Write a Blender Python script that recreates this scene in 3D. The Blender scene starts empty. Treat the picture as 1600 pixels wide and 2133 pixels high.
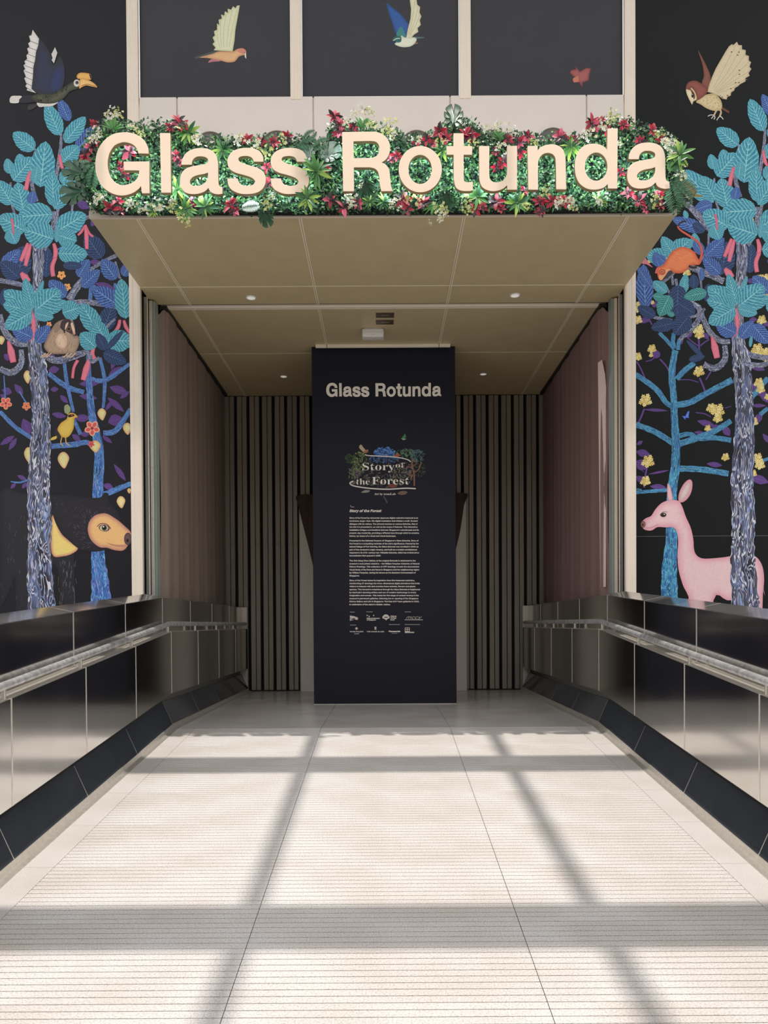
import bpy, bmesh, math, random, os
from mathutils import Vector, Matrix, Euler
from mathutils.geometry import delaunay_2d_cdt

random.seed(7)
S = bpy.context.scene
COL = S.collection

# ------------------------------------------------------------------ camera
F, W, H = 1560.0, 1600.0, 2133.0
TH, RO = math.radians(.7), math.radians(.33)
FW = Vector((0, math.cos(TH), -math.sin(TH)))
U0 = Vector((0, math.sin(TH), math.cos(TH)))
RT = math.cos(RO) * Vector((1, 0, 0)) - math.sin(RO) * U0
UP = math.sin(RO) * Vector((1, 0, 0)) + math.cos(RO) * U0
CX = 802 - F * RT.y / FW.y
CY = 1300 + F * UP.y / FW.y
EYE = Vector((0, 0, .9))

cam = bpy.data.cameras.new('camera')
cam.sensor_fit = 'HORIZONTAL'
cam.sensor_width = 36
cam.lens = F / W * 36
cam.shift_x = (W / 2 - CX) / W
cam.shift_y = (CY - H / 2) / W
cam.clip_start = .05
camo = bpy.data.objects.new('camera', cam)
COL.objects.link(camo)
camo.matrix_world = Matrix(((RT.x, UP.x, -FW.x, EYE.x), (RT.y, UP.y, -FW.y, EYE.y), (RT.z, UP.z, -FW.z, EYE.z), (0, 0, 0, 1)))
S.camera = camo

# ------------------------------------------------------------------ world, sun, exposure
world = bpy.data.worlds.new('world')
S.world = world
world.use_nodes = True
bg = world.node_tree.nodes['Background']
bg.inputs[0].default_value = (.96, .97, 1.0, 1)
bg.inputs[1].default_value = 1.52
SUN_TAN = .18                      # the sun stands high behind the viewer
sl = bpy.data.lights.new('sun', 'SUN')
sl.energy = 3.3
sl.angle = math.radians(.55)
sl.color = (1, .95, .88)
so = bpy.data.objects.new('sun', sl)
COL.objects.link(so)
so.location = (0, -3, 14)
so.rotation_euler = Vector((0.0, SUN_TAN, -1)).to_track_quat('-Z', 'Y').to_euler()
S.view_settings.view_transform = 'Standard'
S.view_settings.look = 'None'
S.view_settings.gamma = 1
S.view_settings.use_curve_mapping = False
S.view_settings.exposure = 0.0

# ------------------------------------------------------------------ helpers
def ray(u, v):
    return RT * ((u - CX) / F) + UP * ((CY - v) / F) + FW
def onY(u, v, Y):
    d = ray(u, v)
    return EYE + d * (Y / d.y)
def onZ(u, v, Z):
    d = ray(u, v)
    return EYE + d * ((Z - EYE.z) / d.z)

def lin(c):
    return tuple(((x / 255) / 12.92 if x / 255 <= .04045 else ((x / 255 + .055) / 1.055) ** 2.4) for x in c)
def rgb(r, g, b):
    return lin((r, g, b)) + (1,)

MATS = {}
def principled(name, col, rough=.5, metal=0.0, spec=.5):
    m = bpy.data.materials.new(name)
    m.use_nodes = True
    b = m.node_tree.nodes['Principled BSDF']
    b.inputs['Base Color'].default_value = col
    b.inputs['Roughness'].default_value = rough
    b.inputs['Metallic'].default_value = metal
    b.inputs['Specular IOR Level'].default_value = spec
    MATS[name] = m
    return m, m.node_tree.nodes, m.node_tree.links, b

def ramp(n, stops, interp='LINEAR'):
    r = n.new('ShaderNodeValToRGB')
    r.color_ramp.interpolation = interp
    e = r.color_ramp.elements
    e[0].position, e[0].color = stops[0]
    e[1].position, e[1].color = stops[-1]
    for p, c in stops[1:-1]:
        x = e.new(p)
        x.color = c
    return r

def noisy(name, col, amount=.12, scale=30, rough=.5, metal=0.0, spec=.5, bump=0.0, stretch=(1, 1, 1), rvar=0.0):
    """plain paint / cloth / metal with a little procedural variation in colour and relief"""
    m, n, l, b = principled(name, col, rough, metal, spec)
    tc = n.new('ShaderNodeTexCoord')
    mp = n.new('ShaderNodeMapping')
    mp.inputs['Scale'].default_value = stretch
    l.new(tc.outputs['Object'], mp.inputs['Vector'])
    t = n.new('ShaderNodeTexNoise')
    t.inputs['Scale'].default_value = scale
    t.inputs['Detail'].default_value = 4
    l.new(mp.outputs[0], t.inputs['Vector'])
    c0 = tuple(x * (1 - amount) for x in col[:3]) + (1,)
    c1 = tuple(min(1, x * (1 + amount)) for x in col[:3]) + (1,)
    r = ramp(n, [(.3, c0), (.7, c1)])
    l.new(t.outputs['Fac'], r.inputs[0])
    l.new(r.outputs[0], b.inputs['Base Color'])
    if rvar:
        mr = n.new('ShaderNodeMapRange')
        mr.inputs['To Min'].default_value = max(.01, rough - rvar)
        mr.inputs['To Max'].default_value = rough + rvar
        l.new(t.outputs['Fac'], mr.inputs['Value'])
        l.new(mr.outputs[0], b.inputs['Roughness'])
    if bump:
        bp = n.new('ShaderNodeBump')
        bp.inputs['Strength'].default_value = bump
        bp.inputs['Distance'].default_value = .01
        l.new(t.outputs['Fac'], bp.inputs['Height'])
        l.new(bp.outputs[0], b.inputs['Normal'])
    return m

def link(name, me, parent=None, m=None):
    o = bpy.data.objects.new(name, me)
    COL.objects.link(o)
    if m is not None and me is not None and len(me.materials) == 0:
        me.materials.append(MATS[m] if isinstance(m, str) else m)
    if parent is not None:
        o.parent = parent
    return o

def tag(o, label=None, cat=None, group=None, kind=None):
    if label: o['label'] = label
    if cat: o['category'] = cat
    if group: o['group'] = group
    if kind: o['kind'] = kind
    return o

def empty(name, loc=(0, 0, 0)):
    o = bpy.data.objects.new(name, None)
    o.empty_display_size = .1
    COL.objects.link(o)
    o.location = loc
    return o

def mesh(name, verts, faces, smooth=False):
    me = bpy.data.meshes.new(name)
    me.from_pydata([tuple(v) for v in verts], [], faces)
    me.update()
    if smooth:
        for p in me.polygons: p.use_smooth = True
    return me

def box_me(name, lo, hi, bev=0.0, seg=1):
    bm = bmesh.new()
    bmesh.ops.create_cube(bm, size=1)
    for v in bm.verts:
        v.co = Vector([lo[i] + (hi[i] - lo[i]) * (v.co[i] + .5) for i in range(3)])
    if bev:
        bmesh.ops.bevel(bm, geom=bm.edges[:], offset=bev, segments=seg, affect='EDGES', profile=.5)
    me = bpy.data.meshes.new(name)
    bm.to_mesh(me)
    bm.free()
    return me

def box(name, lo, hi, m, parent=None, bev=0.0, seg=1):
    lo2 = [min(a, b) for a, b in zip(lo, hi)]
    hi2 = [max(a, b) for a, b in zip(lo, hi)]
    return link(name, box_me(name, lo2, hi2, bev, seg), parent, m)

def prism_y(name, prof, path, m, parent=None):
    """profile [(x,z)...] swept along path [(y,dz)...]"""
    n = len(prof)
    vs, fs = [], []
    for (y, dz) in path:
        for i, (x, z) in enumerate(prof):
            vs.append((x, y, z + (dz[i] if isinstance(dz, (list, tuple)) else dz)))
    for k in range(len(path) - 1):
        for i in range(n):
            j = (i + 1) % n
            fs.append((k * n + i, k * n + j, (k + 1) * n + j, (k + 1) * n + i))
    fs.append(tuple(range(n - 1, -1, -1)))
    fs.append(tuple(range((len(path) - 1) * n, len(path) * n)))
    me = mesh(name, vs, fs)
    bm = bmesh.new(); bm.from_mesh(me)
    bmesh.ops.recalc_face_normals(bm, faces=bm.faces[:])
    bm.to_mesh(me); bm.free()
    return link(name, me, parent, m)

def tube(name, pts, r, m, parent=None, n=16):
    cu = bpy.data.curves.new(name, 'CURVE')
    cu.dimensions = '3D'
    s = cu.splines.new('POLY')
    s.points.add(len(pts) - 1)
    for p, q in zip(s.points, pts): p.co = (*q, 1)
    cu.bevel_depth = r
    cu.bevel_resolution = n // 4
    cu.use_fill_caps = True
    return curve_to_mesh(name, cu, m, parent, smooth=True)

def curve_to_mesh(name, cu, m, parent=None, smooth=False):
    o = bpy.data.objects.new('tmp_curve', cu)
    COL.objects.link(o)
    bpy.context.view_layer.update()
    dg = bpy.context.evaluated_depsgraph_get()
    me = bpy.data.meshes.new_from_object(o.evaluated_get(dg))
    bpy.data.objects.remove(o)
    bpy.data.curves.remove(cu)
    me.name = name
    me.materials.clear()
    if smooth:
        for p in me.polygons: p.use_smooth = True
    return link(name, me, parent, m)

# ------------------------------------------------------------------ materials
noisy('beige_metal', rgb(226, 212, 194), .03, 6, .42, 0.0, .5)
noisy('transom_paint', rgb(214, 205, 197), .02, 4, .55)
noisy('soffit_gold', rgb(206, 188, 148), .04, 5, .4, 0.0, .5)
noisy('soffit_joint', rgb(246, 236, 214), .03, 8, .4)
noisy('soffit_gap', rgb(40, 35, 28), .05, 8, .7)
noisy('letter_paint', rgb(249, 224, 197), .015, 9, .45)
noisy('letter_side_shaded', rgb(150, 126, 92), .02, 9, .5)  # darker than the face: shade on the letter sides put into the colour
noisy('steel', rgb(226, 220, 210), .08, 40, .42, .8)
noisy('steel_mottled', rgb(205, 204, 204), .3, 26, .45, .7, stretch=(1, 1, 1))
noisy('joint_steel', rgb(232, 226, 218), .04, 20, .35, .6)
noisy('dark_steel', rgb(222, 219, 215), .06, 3, .13, 1.0, stretch=(1, 1, .2), rvar=.03)
noisy('kick_steel', rgb(74, 78, 84), .08, 5, .12, .35)
noisy('coping_stone', rgb(150, 146, 144), .12, 12, .1, .7)
noisy('glass_edge', rgb(146, 156, 148), .05, 3, .15, 0.0, .6)
noisy('curtain_taupe', rgb(138, 121, 107), .07, 60, .85, bump=.15)
noisy('curtain_mauve', rgb(132, 104, 100), .07, 60, .85, bump=.15)
noisy('curtain_lining', rgb(222, 200, 194), .04, 60, .8)
noisy('drape_brown', rgb(86, 66, 60), .1, 40, .85, bump=.15)
noisy('pale_panel', rgb(238, 231, 219), .03, 4, .6)
noisy('slat_paint', rgb(160, 152, 140), .12, 4, .5, .2, stretch=(1, 1, .1))
noisy('slat_dark', rgb(12, 11, 13), .1, 4, .7)
noisy('panel_navy', rgb(24, 24, 38), .04, 3, .55, 0.0, .3)
noisy('white_plastic', rgb(232, 228, 222), .02, 10, .4)
noisy('grey_plastic', rgb(176, 172, 166), .02, 10, .45)
noisy('plate_brown', rgb(84, 70, 58), .05, 20, .4)
noisy('plate_text', rgb(132, 116, 98), .05, 20, .5)
noisy('black_void', rgb(14, 13, 14), .05, 3, .8)
noisy('recess_grey', rgb(92, 86, 82), .1, 8, .5)
noisy('mural_black_left', rgb(26, 24, 29), .05, 3, .42, 0.0, .22)
noisy('mural_black_right', rgb(13, 15, 15), .05, 3, .42, 0.0, .18)
noisy('mural_black_top_sheen', rgb(44, 42, 47), .05, 3, .4, 0.0, .35)  # lighter black: reflected sheen on the upper panels put into the colour
noisy('concrete', rgb(120, 117, 112), .1, 2, .8)
noisy('white_print', rgb(250, 243, 233), .02, 20, .6)
noisy('light_block_grey', rgb(134, 128, 118), .06, 2, .7)
noisy('roof_steel', rgb(190, 188, 184), .04, 4, .5)

def granite(name, base, rough, bump, speck=.25):
    m, n, l, b = principled(name, base, rough)
    tc = n.new('ShaderNodeTexCoord')
    t = n.new('ShaderNodeTexNoise'); t.inputs['Scale'].default_value = 140; t.inputs['Detail'].default_value = 3
    t2 = n.new('ShaderNodeTexNoise'); t2.inputs['Scale'].default_value = 1.7; t2.inputs['Detail'].default_value = 4
    l.new(tc.outputs['Object'], t.inputs['Vector']); l.new(tc.outputs['Object'], t2.inputs['Vector'])
    r = ramp(n, [(.34, tuple(x * (1 - speck) for x in base[:3]) + (1,)), (.5, base), (.68, tuple(min(1, x * (1 + speck * .5)) for x in base[:3]) + (1,))])
    l.new(t.outputs['Fac'], r.inputs[0])
    r2 = ramp(n, [(.32, (.86, .82, .78, 1)), (.62, (1, 1, 1, 1))])
    l.new(t2.outputs['Fac'], r2.inputs[0])
    mx = n.new('ShaderNodeMix'); mx.data_type = 'RGBA'; mx.blend_type = 'MULTIPLY'; mx.inputs['Factor'].default_value = 1
    l.new(r.outputs[0], mx.inputs['A']); l.new(r2.outputs[0], mx.inputs['B'])
    l.new(mx.outputs['Result'], b.inputs['Base Color'])
    if bump:
        bp = n.new('ShaderNodeBump'); bp.inputs['Strength'].default_value = bump; bp.inputs['Distance'].default_value = .002
        l.new(t.outputs['Fac'], bp.inputs['Height']); l.new(bp.outputs[0], b.inputs['Normal'])
    return m
granite('granite_ramp', rgb(204, 199, 195), .6, .3)
granite('granite_border', rgb(203, 198, 194), .45, .1, .12)
granite('granite_landing', rgb(204, 200, 196), .22, 0, .12)

def attr_mat(name, rough=.5, spec=.4, noise=.25, nscale=60, stretch=(1, 1, 1)):
    """colour carried by the mesh (print, leaves), broken up with fine noise"""
    m, n, l, b = principled(name, (1, 1, 1, 1), rough, 0, spec)
    a = n.new('ShaderNodeAttribute'); a.attribute_name = 'Col'
    tc = n.new('ShaderNodeTexCoord')
    mp = n.new('ShaderNodeMapping'); mp.inputs['Scale'].default_value = stretch
    l.new(tc.outputs['Object'], mp.inputs['Vector'])
    t = n.new('ShaderNodeTexNoise'); t.inputs['Scale'].default_value = nscale; t.inputs['Detail'].default_value = 5
    l.new(mp.outputs[0], t.inputs['Vector'])
    r = ramp(n, [(.3, (1 - noise,) * 3 + (1,)), (.7, (1 + noise * .4,) * 3 + (1,))])
    l.new(t.outputs['Fac'], r.inputs[0])
    mx = n.new('ShaderNodeMix'); mx.data_type = 'RGBA'; mx.blend_type = 'MULTIPLY'; mx.inputs['Factor'].default_value = 1
    l.new(a.outputs['Color'], mx.inputs['A']); l.new(r.outputs[0], mx.inputs['B'])
    l.new(mx.outputs['Result'], b.inputs['Base Color'])
    return m
attr_mat('print', .5, .3, .07, 60)
attr_mat('foliage', .38, .5, .15, 80)
attr_mat('petal', .5, .3, .06, 80)

def leaf_print_mat(name, dark, mid, light, vein):
    """printed leaf: streaked blade, pale midrib and pale side veins (u along the blade, v across)"""
    m, n, l, b = principled(name, mid, .5, 0, .3)
    uv = n.new('ShaderNodeUVMap'); uv.uv_map = 'UVMap'
    sp = n.new('ShaderNodeSeparateXYZ'); l.new(uv.outputs[0], sp.inputs[0])
    def mth(op, a, b_=None, c=None):
        q = n.new('ShaderNodeMath'); q.operation = op
        for i, x in enumerate((a, b_, c)):
            if x is None: continue
            if isinstance(x, (int, float)): q.inputs[i].default_value = x
            else: l.new(x, q.inputs[i])
        return q.outputs[0]
    U_, V_ = sp.outputs[0], sp.outputs[1]
    av = mth('ABSOLUTE', V_)
    oi = n.new('ShaderNodeObjectInfo')
    # curved side veins: u - .32|v| - .12 v^2
    q = mth('SUBTRACT', U_, mth('MULTIPLY', av, .26))
    nz = n.new('ShaderNodeTexNoise'); nz.inputs['Scale'].default_value = 5
    cmb = n.new('ShaderNodeCombineXYZ'); l.new(U_, cmb.inputs[0]); l.new(V_, cmb.inputs[1]); l.new(mth('MULTIPLY', oi.outputs['Random'], 40), cmb.inputs[2])
    l.new(cmb.outputs[0], nz.inputs['Vector'])
    q = mth('ADD', q, mth('MULTIPLY', nz.outputs['Fac'], .06))
    fr = mth('FRACT', mth('MULTIPLY', q, 9.0))
    dist = mth('ABSOLUTE', mth('SUBTRACT', fr, .5))
    side = mth('LESS_THAN', dist, .06)
    mid_ = mth('LESS_THAN', av, .035)
    veins = mth('MAXIMUM', side, mid_)
    # streaks between the veins
    fr2 = mth('FRACT', mth('MULTIPLY', mth('ADD', q, mth('MULTIPLY', nz.outputs['Fac'], .05)), 27.0))
    nz2 = n.new('ShaderNodeTexNoise'); nz2.inputs['Scale'].default_value = 11; nz2.inputs['Detail'].default_value = 4
    l.new(cmb.outputs[0], nz2.inputs['Vector'])
    st = mth('ADD', mth('MULTIPLY', fr2, .45), mth('MULTIPLY', nz2.outputs['Fac'], .75))
    st = mth('SUBTRACT', st, mth('MULTIPLY', dist, .35))
    r = ramp(n, [(.3, dark), (.56, mid), (.86, light)])
    l.new(st, r.inputs[0])
    mx = n.new('ShaderNodeMix'); mx.data_type = 'RGBA'
    l.new(mth('MULTIPLY', veins, .85), mx.inputs['Factor']); l.new(r.outputs[0], mx.inputs['A'])
    mx.inputs['B'].default_value = vein
    l.new(mx.outputs['Result'], b.inputs['Base Color'])
leaf_print_mat('leaf_teal', rgb(32, 98, 135), rgb(72, 160, 178), rgb(116, 200, 205), rgb(158, 215, 214))
leaf_print_mat('leaf_blue', rgb(28, 42, 100), rgb(58, 88, 160), rgb(98, 142, 205), rgb(130, 172, 220))
leaf_print_mat('leaf_navy', rgb(20, 32, 66), rgb(34, 54, 96), rgb(54, 84, 130), rgb(76, 108, 150))
leaf_print_mat('leaf_green', rgb(26, 92, 105), rgb(52, 138, 138), rgb(92, 182, 168), rgb(140, 205, 190))
leaf_print_mat('leaf_purple', rgb(58, 36, 88), rgb(88, 54, 124), rgb(118, 78, 158), rgb(124, 88, 160))

def bark_mat(name, stops, lines, lfac=.75):
    """agate-like bark: contour bands of a stretched noise, thin pale lines between them"""
    m, n, l, b = principled(name, (1, 1, 1, 1), .5, 0, .3)
    uv = n.new('ShaderNodeUVMap'); uv.uv_map = 'UVMap'
    def layer(sx, sy, scale, det, dist, off):
        mp = n.new('ShaderNodeMapping'); mp.inputs['Scale'].default_value = (sx, sy, 1); mp.inputs['Location'].default_value = (off, off * .7, off)
        l.new(uv.outputs[0], mp.inputs['Vector'])
        t = n.new('ShaderNodeTexNoise'); t.inputs['Scale'].default_value = scale; t.inputs['Detail'].default_value = det; t.inputs['Distortion'].default_value = dist
        l.new(mp.outputs[0], t.inputs['Vector'])
        return t.outputs['Fac']
    def mth(op, a, c=None):
        q = n.new('ShaderNodeMath'); q.operation = op
        for i_, x in enumerate((a, c)):
            if x is None: continue
            if isinstance(x, (int, float)): q.inputs[i_].default_value = x
            else: l.new(x, q.inputs[i_])
        return q.outputs[0]
    a = layer(.42, 2.6, 1.5, 2.5, .5, 3.1)
    c = layer(.55, 2.2, 1.1, 2, .3, 11.7)
    fr = mth('FRACT', mth('MULTIPLY', a, 9.0))
    ln = mth('LESS_THAN', mth('ABSOLUTE', mth('SUBTRACT', fr, .5)), .17)
    r = ramp(n, stops)
    l.new(c, r.inputs[0])
    r2 = ramp(n, lines)
    l.new(layer(.5, 2.0, 2.0, 1, 0, 27.3), r2.inputs[0])
    mx = n.new('ShaderNodeMix'); mx.data_type = 'RGBA'
    l.new(mth('MULTIPLY', ln, lfac), mx.inputs['Factor']); l.new(r.outputs[0], mx.inputs['A']); l.new(r2.outputs[0], mx.inputs['B'])
    l.new(mx.outputs['Result'], b.inputs['Base Color'])
bark_mat('bark_grey', [(.3, rgb(30, 28, 36)), (.42, rgb(58, 54, 70)), (.5, rgb(84, 82, 110)), (.56, rgb(60, 66, 64)), (.64, rgb(100, 108, 150)), (.74, rgb(52, 48, 60))], [(.32, rgb(176, 178, 206)), (.45, rgb(232, 230, 236)), (.55, rgb(120, 150, 196)), (.66, rgb(196, 188, 214)), (.75, rgb(120, 140, 134))], .85)
bark_mat('bark_blue', [(.3, rgb(24, 40, 92)), (.42, rgb(44, 86, 156)), (.52, rgb(66, 118, 186)), (.6, rgb(56, 74, 150)), (.7, rgb(40, 96, 160))], [(.32, rgb(96, 170, 212)), (.46, rgb(130, 190, 224)), (.56, rgb(150, 140, 206)), (.66, rgb(60, 140, 150)), (.75, rgb(190, 190, 226))], .7)
bark_mat('bark_cyan', [(.3, rgb(18, 44, 76)), (.42, rgb(38, 96, 146)), (.52, rgb(62, 138, 172)), (.6, rgb(40, 88, 150)), (.7, rgb(30, 104, 140))], [(.32, rgb(92, 176, 200)), (.46, rgb(126, 206, 216)), (.56, rgb(96, 130, 200)), (.66, rgb(70, 160, 180)), (.75, rgb(150, 214, 222))], .7)

m, n, l, b = principled('led', (1, 1, 1, 1), .5)
b.inputs['Emission Color'].default_value = (.72, .9, 1, 1)
b.inputs['Emission Strength'].default_value = 15
m, n, l, b = principled('lamp_lens', rgb(235, 232, 225), .4)
b.inputs['Emission Color'].default_value = (1, .96, .9, 1)
b.inputs['Emission Strength'].default_value = .35

# ------------------------------------------------------------------ dimensions of the place
YK = 6.5            # top of the ramp; the landing beyond it is level at z = 0
SL = .1085          # slope of ramp, rails and lower panels
ZC = 4.0            # soffit
YF = 5.74           # front edge of the canopy
YW = 6.93           # front of mullions / mural wall
YE = 10.1           # end of the side walls
YB = 10.17          # slatted wall
def rz(y): return -SL * (YK - y) if y < YK else 0.0

# ------------------------------------------------------------------ floor
ground = box('ground', (-14, -12, -1.5), (14, 6.9, -1.4), 'concrete')
tag(ground, kind='structure')
floor = empty('floor'); tag(floor, kind='structure')
ramp_root = empty('ramp_floor'); tag(ramp_root, kind='structure')
box('subfloor', (-2.3, YK, -.12), (2.3, 10.6, -.025), 'concrete', floor)
xs = [-1.835, -.56, .56, 1.835]
ys = [YK, 6.62, 7.8, 8.98, 10.16]
for i in range(3):
    for j in range(4):
        box('floor_tile', (xs[i] + .002, ys[j] + .002, -.025), (xs[i + 1] - .002, ys[j + 1] - .002, 0), 'granite_landing', floor)
# ramp: slabs with anti-slip grooves cut across them
GP, GW_, GD = .04, .0045, .003
def groove_slab(name, x0, x1, n):
    vs, fs = [], []
    prof = []
    for k in range(n):
        y = k * GP
        prof += [(y, 0), (y + GP - GW_, 0), (y + GP - GW_, -GD), (y + GP, -GD)]
    prof.append((n * GP, -GD))
    for (y, z) in prof: vs += [(x0, y, z), (x1, y, z)]
    for k in range(len(prof) - 1):
        fs.append((2 * k, 2 * k + 1, 2 * k + 3, 2 * k + 2))
    L = n * GP
    nb = len(vs)
    vs += [(x0, 0, -.04), (x1, 0, -.04), (x0, L, -.04), (x1, L, -.04)]
    fs += [(nb, nb + 2, nb + 3, nb + 1), (0, nb, nb + 1, 1)]
    return mesh(name, vs, fs)
ang = math.atan(SL)
cols = [(-1.655, -.5612), (-.5588, .5588), (.5612, 1.655)]
NG = 14
LS = NG * GP
for (a, c) in cols:
    me = groove_slab('groove_slab', a, c, NG)
    k = 0
    while k < 13:
        o = link('ramp_slab', me, ramp_root, 'granite_ramp')
        y0 = YK - (k + 1) * LS * math.cos(ang)
        o.location = (0, y0, rz(y0))
        o.rotation_euler.x = ang
        k += 1
for (a, c) in ((-1.806, -1.657), (1.657, 1.806)):
    me = box_me('border_slab', (a, .001, -.04), (c, LS - .001, 0))
    for k in range(13):
        o = link('ramp_border_slab', me, ramp_root, 'granite_border')
        y0 = YK - (k + 1) * LS * math.cos(ang)
        o.location = (0, y0, rz(y0)); o.rotation_euler.x = ang
prism_y('subfloor', [(-2.1, -.2), (2.1, -.2), (2.1, -.042), (-2.1, -.042)], [(-1.0, rz(-1.0)), (YK, 0)], 'concrete', ramp_root)

# ------------------------------------------------------------------ side walls of the ramp
PITCH = .93
def side_wall(s, name):
    root = empty(name, (s * 1.95, YK, 0)); tag(root, kind='structure')
    root.location = (0, 0, 0)
    TOPS = .083
    def tz(y): return 1.137 - TOPS * (YK - y) if y < YK else 1.137
    cuts = [YK + PITCH * k for k in range(-7, 4)] + [YE]
    cuts = [c for c in cuts if c <= YE]
    g = .006
    for a, c in zip(cuts[:-1], cuts[1:]):
        if c - a < .05: continue
        y0, y1 = a + g, c - g
        def strip(nm, x0, x1, zb, zt, m):
            # zb / zt are functions of y
            P = [(x0, 0), (x1, 0), (x1, 0), (x0, 0)]
            path = [(y, [zb(y), zb(y), zt(y), zt(y)]) for y in (y0, y1)]
            return prism_y(nm, P, path, m, root)
        strip('upper_panel', s * 1.93, s * 1.96, lambda y: .79 + rz(y), lambda y: tz(y) - .002, 'dark_steel')
        strip('lower_panel', s * 1.855, s * 1.885, lambda y: .31 + rz(y), lambda y: .843 + rz(y), 'dark_steel')
        strip('ledge_panel', s * 1.862, s * 1.935, lambda y: .838 + rz(y), lambda y: .848 + rz(y), 'steel')
        prism_y('coping_slab', [(s * 1.927, 0), (s * 2.08, 0), (s * 2.08, 0), (s * 1.927, 0)], [(y, [tz(y) - .0015, tz(y) + .03, tz(y) + .036, tz(y) + .004]) for y in (y0, y1)], 'coping_stone', root)
        # sloping kick panel: recessed at the top, out at the floor
        P = [(s * 1.935, .235), (s * 1.85, .045), (s * 1.87, .045), (s * 1.955, .235)]
        prism_y('kick_panel', P, [(y0, rz(y0)), (y1, rz(y1))], 'kick_steel', root)
        prism_y('floor_trim', [(s * 1.805, -.03), (s * 1.85, -.03), (s * 1.85, .045), (s * 1.845, .045), (s * 1.838, .014), (s * 1.805, .004)], [(y0 - g, rz(y0 - g)), (y1 + g, rz(y1 + g))], 'steel', root)
    for c in cuts:
        z = rz(c)
        if c < YE - .01:
            box('joint_strip', (s * 1.9285, c - g, .85 + z), (s * 1.95, c + g, tz(c)), 'joint_steel', root)
            box('joint_strip', (s * 1.8535, c - g, .31 + z), (s * 1.88, c + g, .845 + z), 'joint_steel', root)
            P = [(s * 1.936, .232), (s * 1.851, .045), (s * 1.87, .045), (s * 1.955, .232)]
            prism_y('joint_strip', P, [(c - .004, z), (c + .004, z)], 'joint_steel', root)
            # coping joint
            prism_y('joint_strip', [(s * 1.928, 0), (s * 2.08, 0), (s * 2.08, 0), (s * 1.928, 0)], [(y, [tz(c) - .002, tz(c) + .029, tz(c) + .0355, tz(c) + .0035]) for y in (c - g, c + g)], 'joint_steel', root)
    # core behind the panels, set back so that the joints read as recesses
    P = [(s * 1.96, 0), (s * 2.07, 0), (s * 2.07, 0), (s * 1.96, 0)]
    path = [(y, [-.3 + rz(y), -.3 + rz(y), tz(y) - .002, tz(y) - .002]) for y in (cuts[0], YK, YE)]
    prism_y('wall_core', P, path, 'concrete', root)
    P = [(s * 1.885, 0), (s * 1.96, 0), (s * 1.96, 0), (s * 1.885, 0)]
    path = [(y, [.31 + rz(y), .31 + rz(y), .836 + rz(y), .836 + rz(y)]) for y in (cuts[0], YK, YE)]
    prism_y('wall_core', P, path, 'slat_dark', root)
    # beige end plate that closes the recesses
    box('end_plate', (s * 1.86, YE, 0), (s * 1.96, YE + .03, 1.137), 'pale_panel', root)
    return root
side_wall(-1, 'wall_left')
side_wall(1, 'wall_right')

def handrail(s, label):
    root = empty('handrail', (s * 1.88, YK, .9))
    tag(root, label, 'handrail', 'handrails along the ramp')
    inv = Matrix.Translation(-root.location)
    o = tube('rail', [(s * 1.878, .3, .912 + rz(.3)), (s * 1.878, YK - .02, .912 + rz(YK - .02)), (s * 1.878, YK + .03, .914), (s * 1.878, YE - .02, .914)], .021, 'steel_mottled', root, 24)
    o.matrix_parent_inverse = inv
    for k in range(-6, 4):
        y = YK + PITCH * k - .03
        o = box('bracket', (s * 1.868, y - .008, .846 + rz(y)), (s * 1.888, y + .008, .897 + rz(y)), 'steel', root, .002)
        o.matrix_parent_inverse = inv
    return root
handrail(-1, 'mottled steel handrail on the wall below the sun bear mural')
handrail(1, 'mottled steel handrail on the wall below the pink deer mural')

# ------------------------------------------------------------------ entrance wall: mullions, transom, canopy
def mullion(x0, x1, z0, z1, label):
    root = empty('mullion', ((x0 + x1) / 2, YW, z0))
    tag(root, label, 'mullion', 'beige metal mullions of the entrance wall')
    inv = Matrix.Translation(-root.location)
    o = box('mullion_body', (x0, YW, z0), (x1, YW + .044, z1), 'beige_metal', root, .004)
    o.matrix_parent_inverse = inv
    w = x1 - x0
    for t in (.12, .62):
        o = box('mullion_rib', (x0 + w * t, YW - .002, z0), (x0 + w * (t + .22), YW + .01, z1), 'beige_metal', root, .002)
        o.matrix_parent_inverse = inv
mullion(-2.34, -2.236, 0, 8.0, 'tall beige metal mullion between the hornbill mural and the doorway')
mullion(2.228, 2.328, 0, 8.0, 'tall beige metal mullion between the doorway and the owl mural')
mullion(-.84, -.735, 5.72, 8.0, 'short beige mullion above the sign, right of the dove panel')
mullion(.713, .818, 5.72, 8.0, 'short beige mullion above the sign, right of the kingfisher panel')

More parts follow.
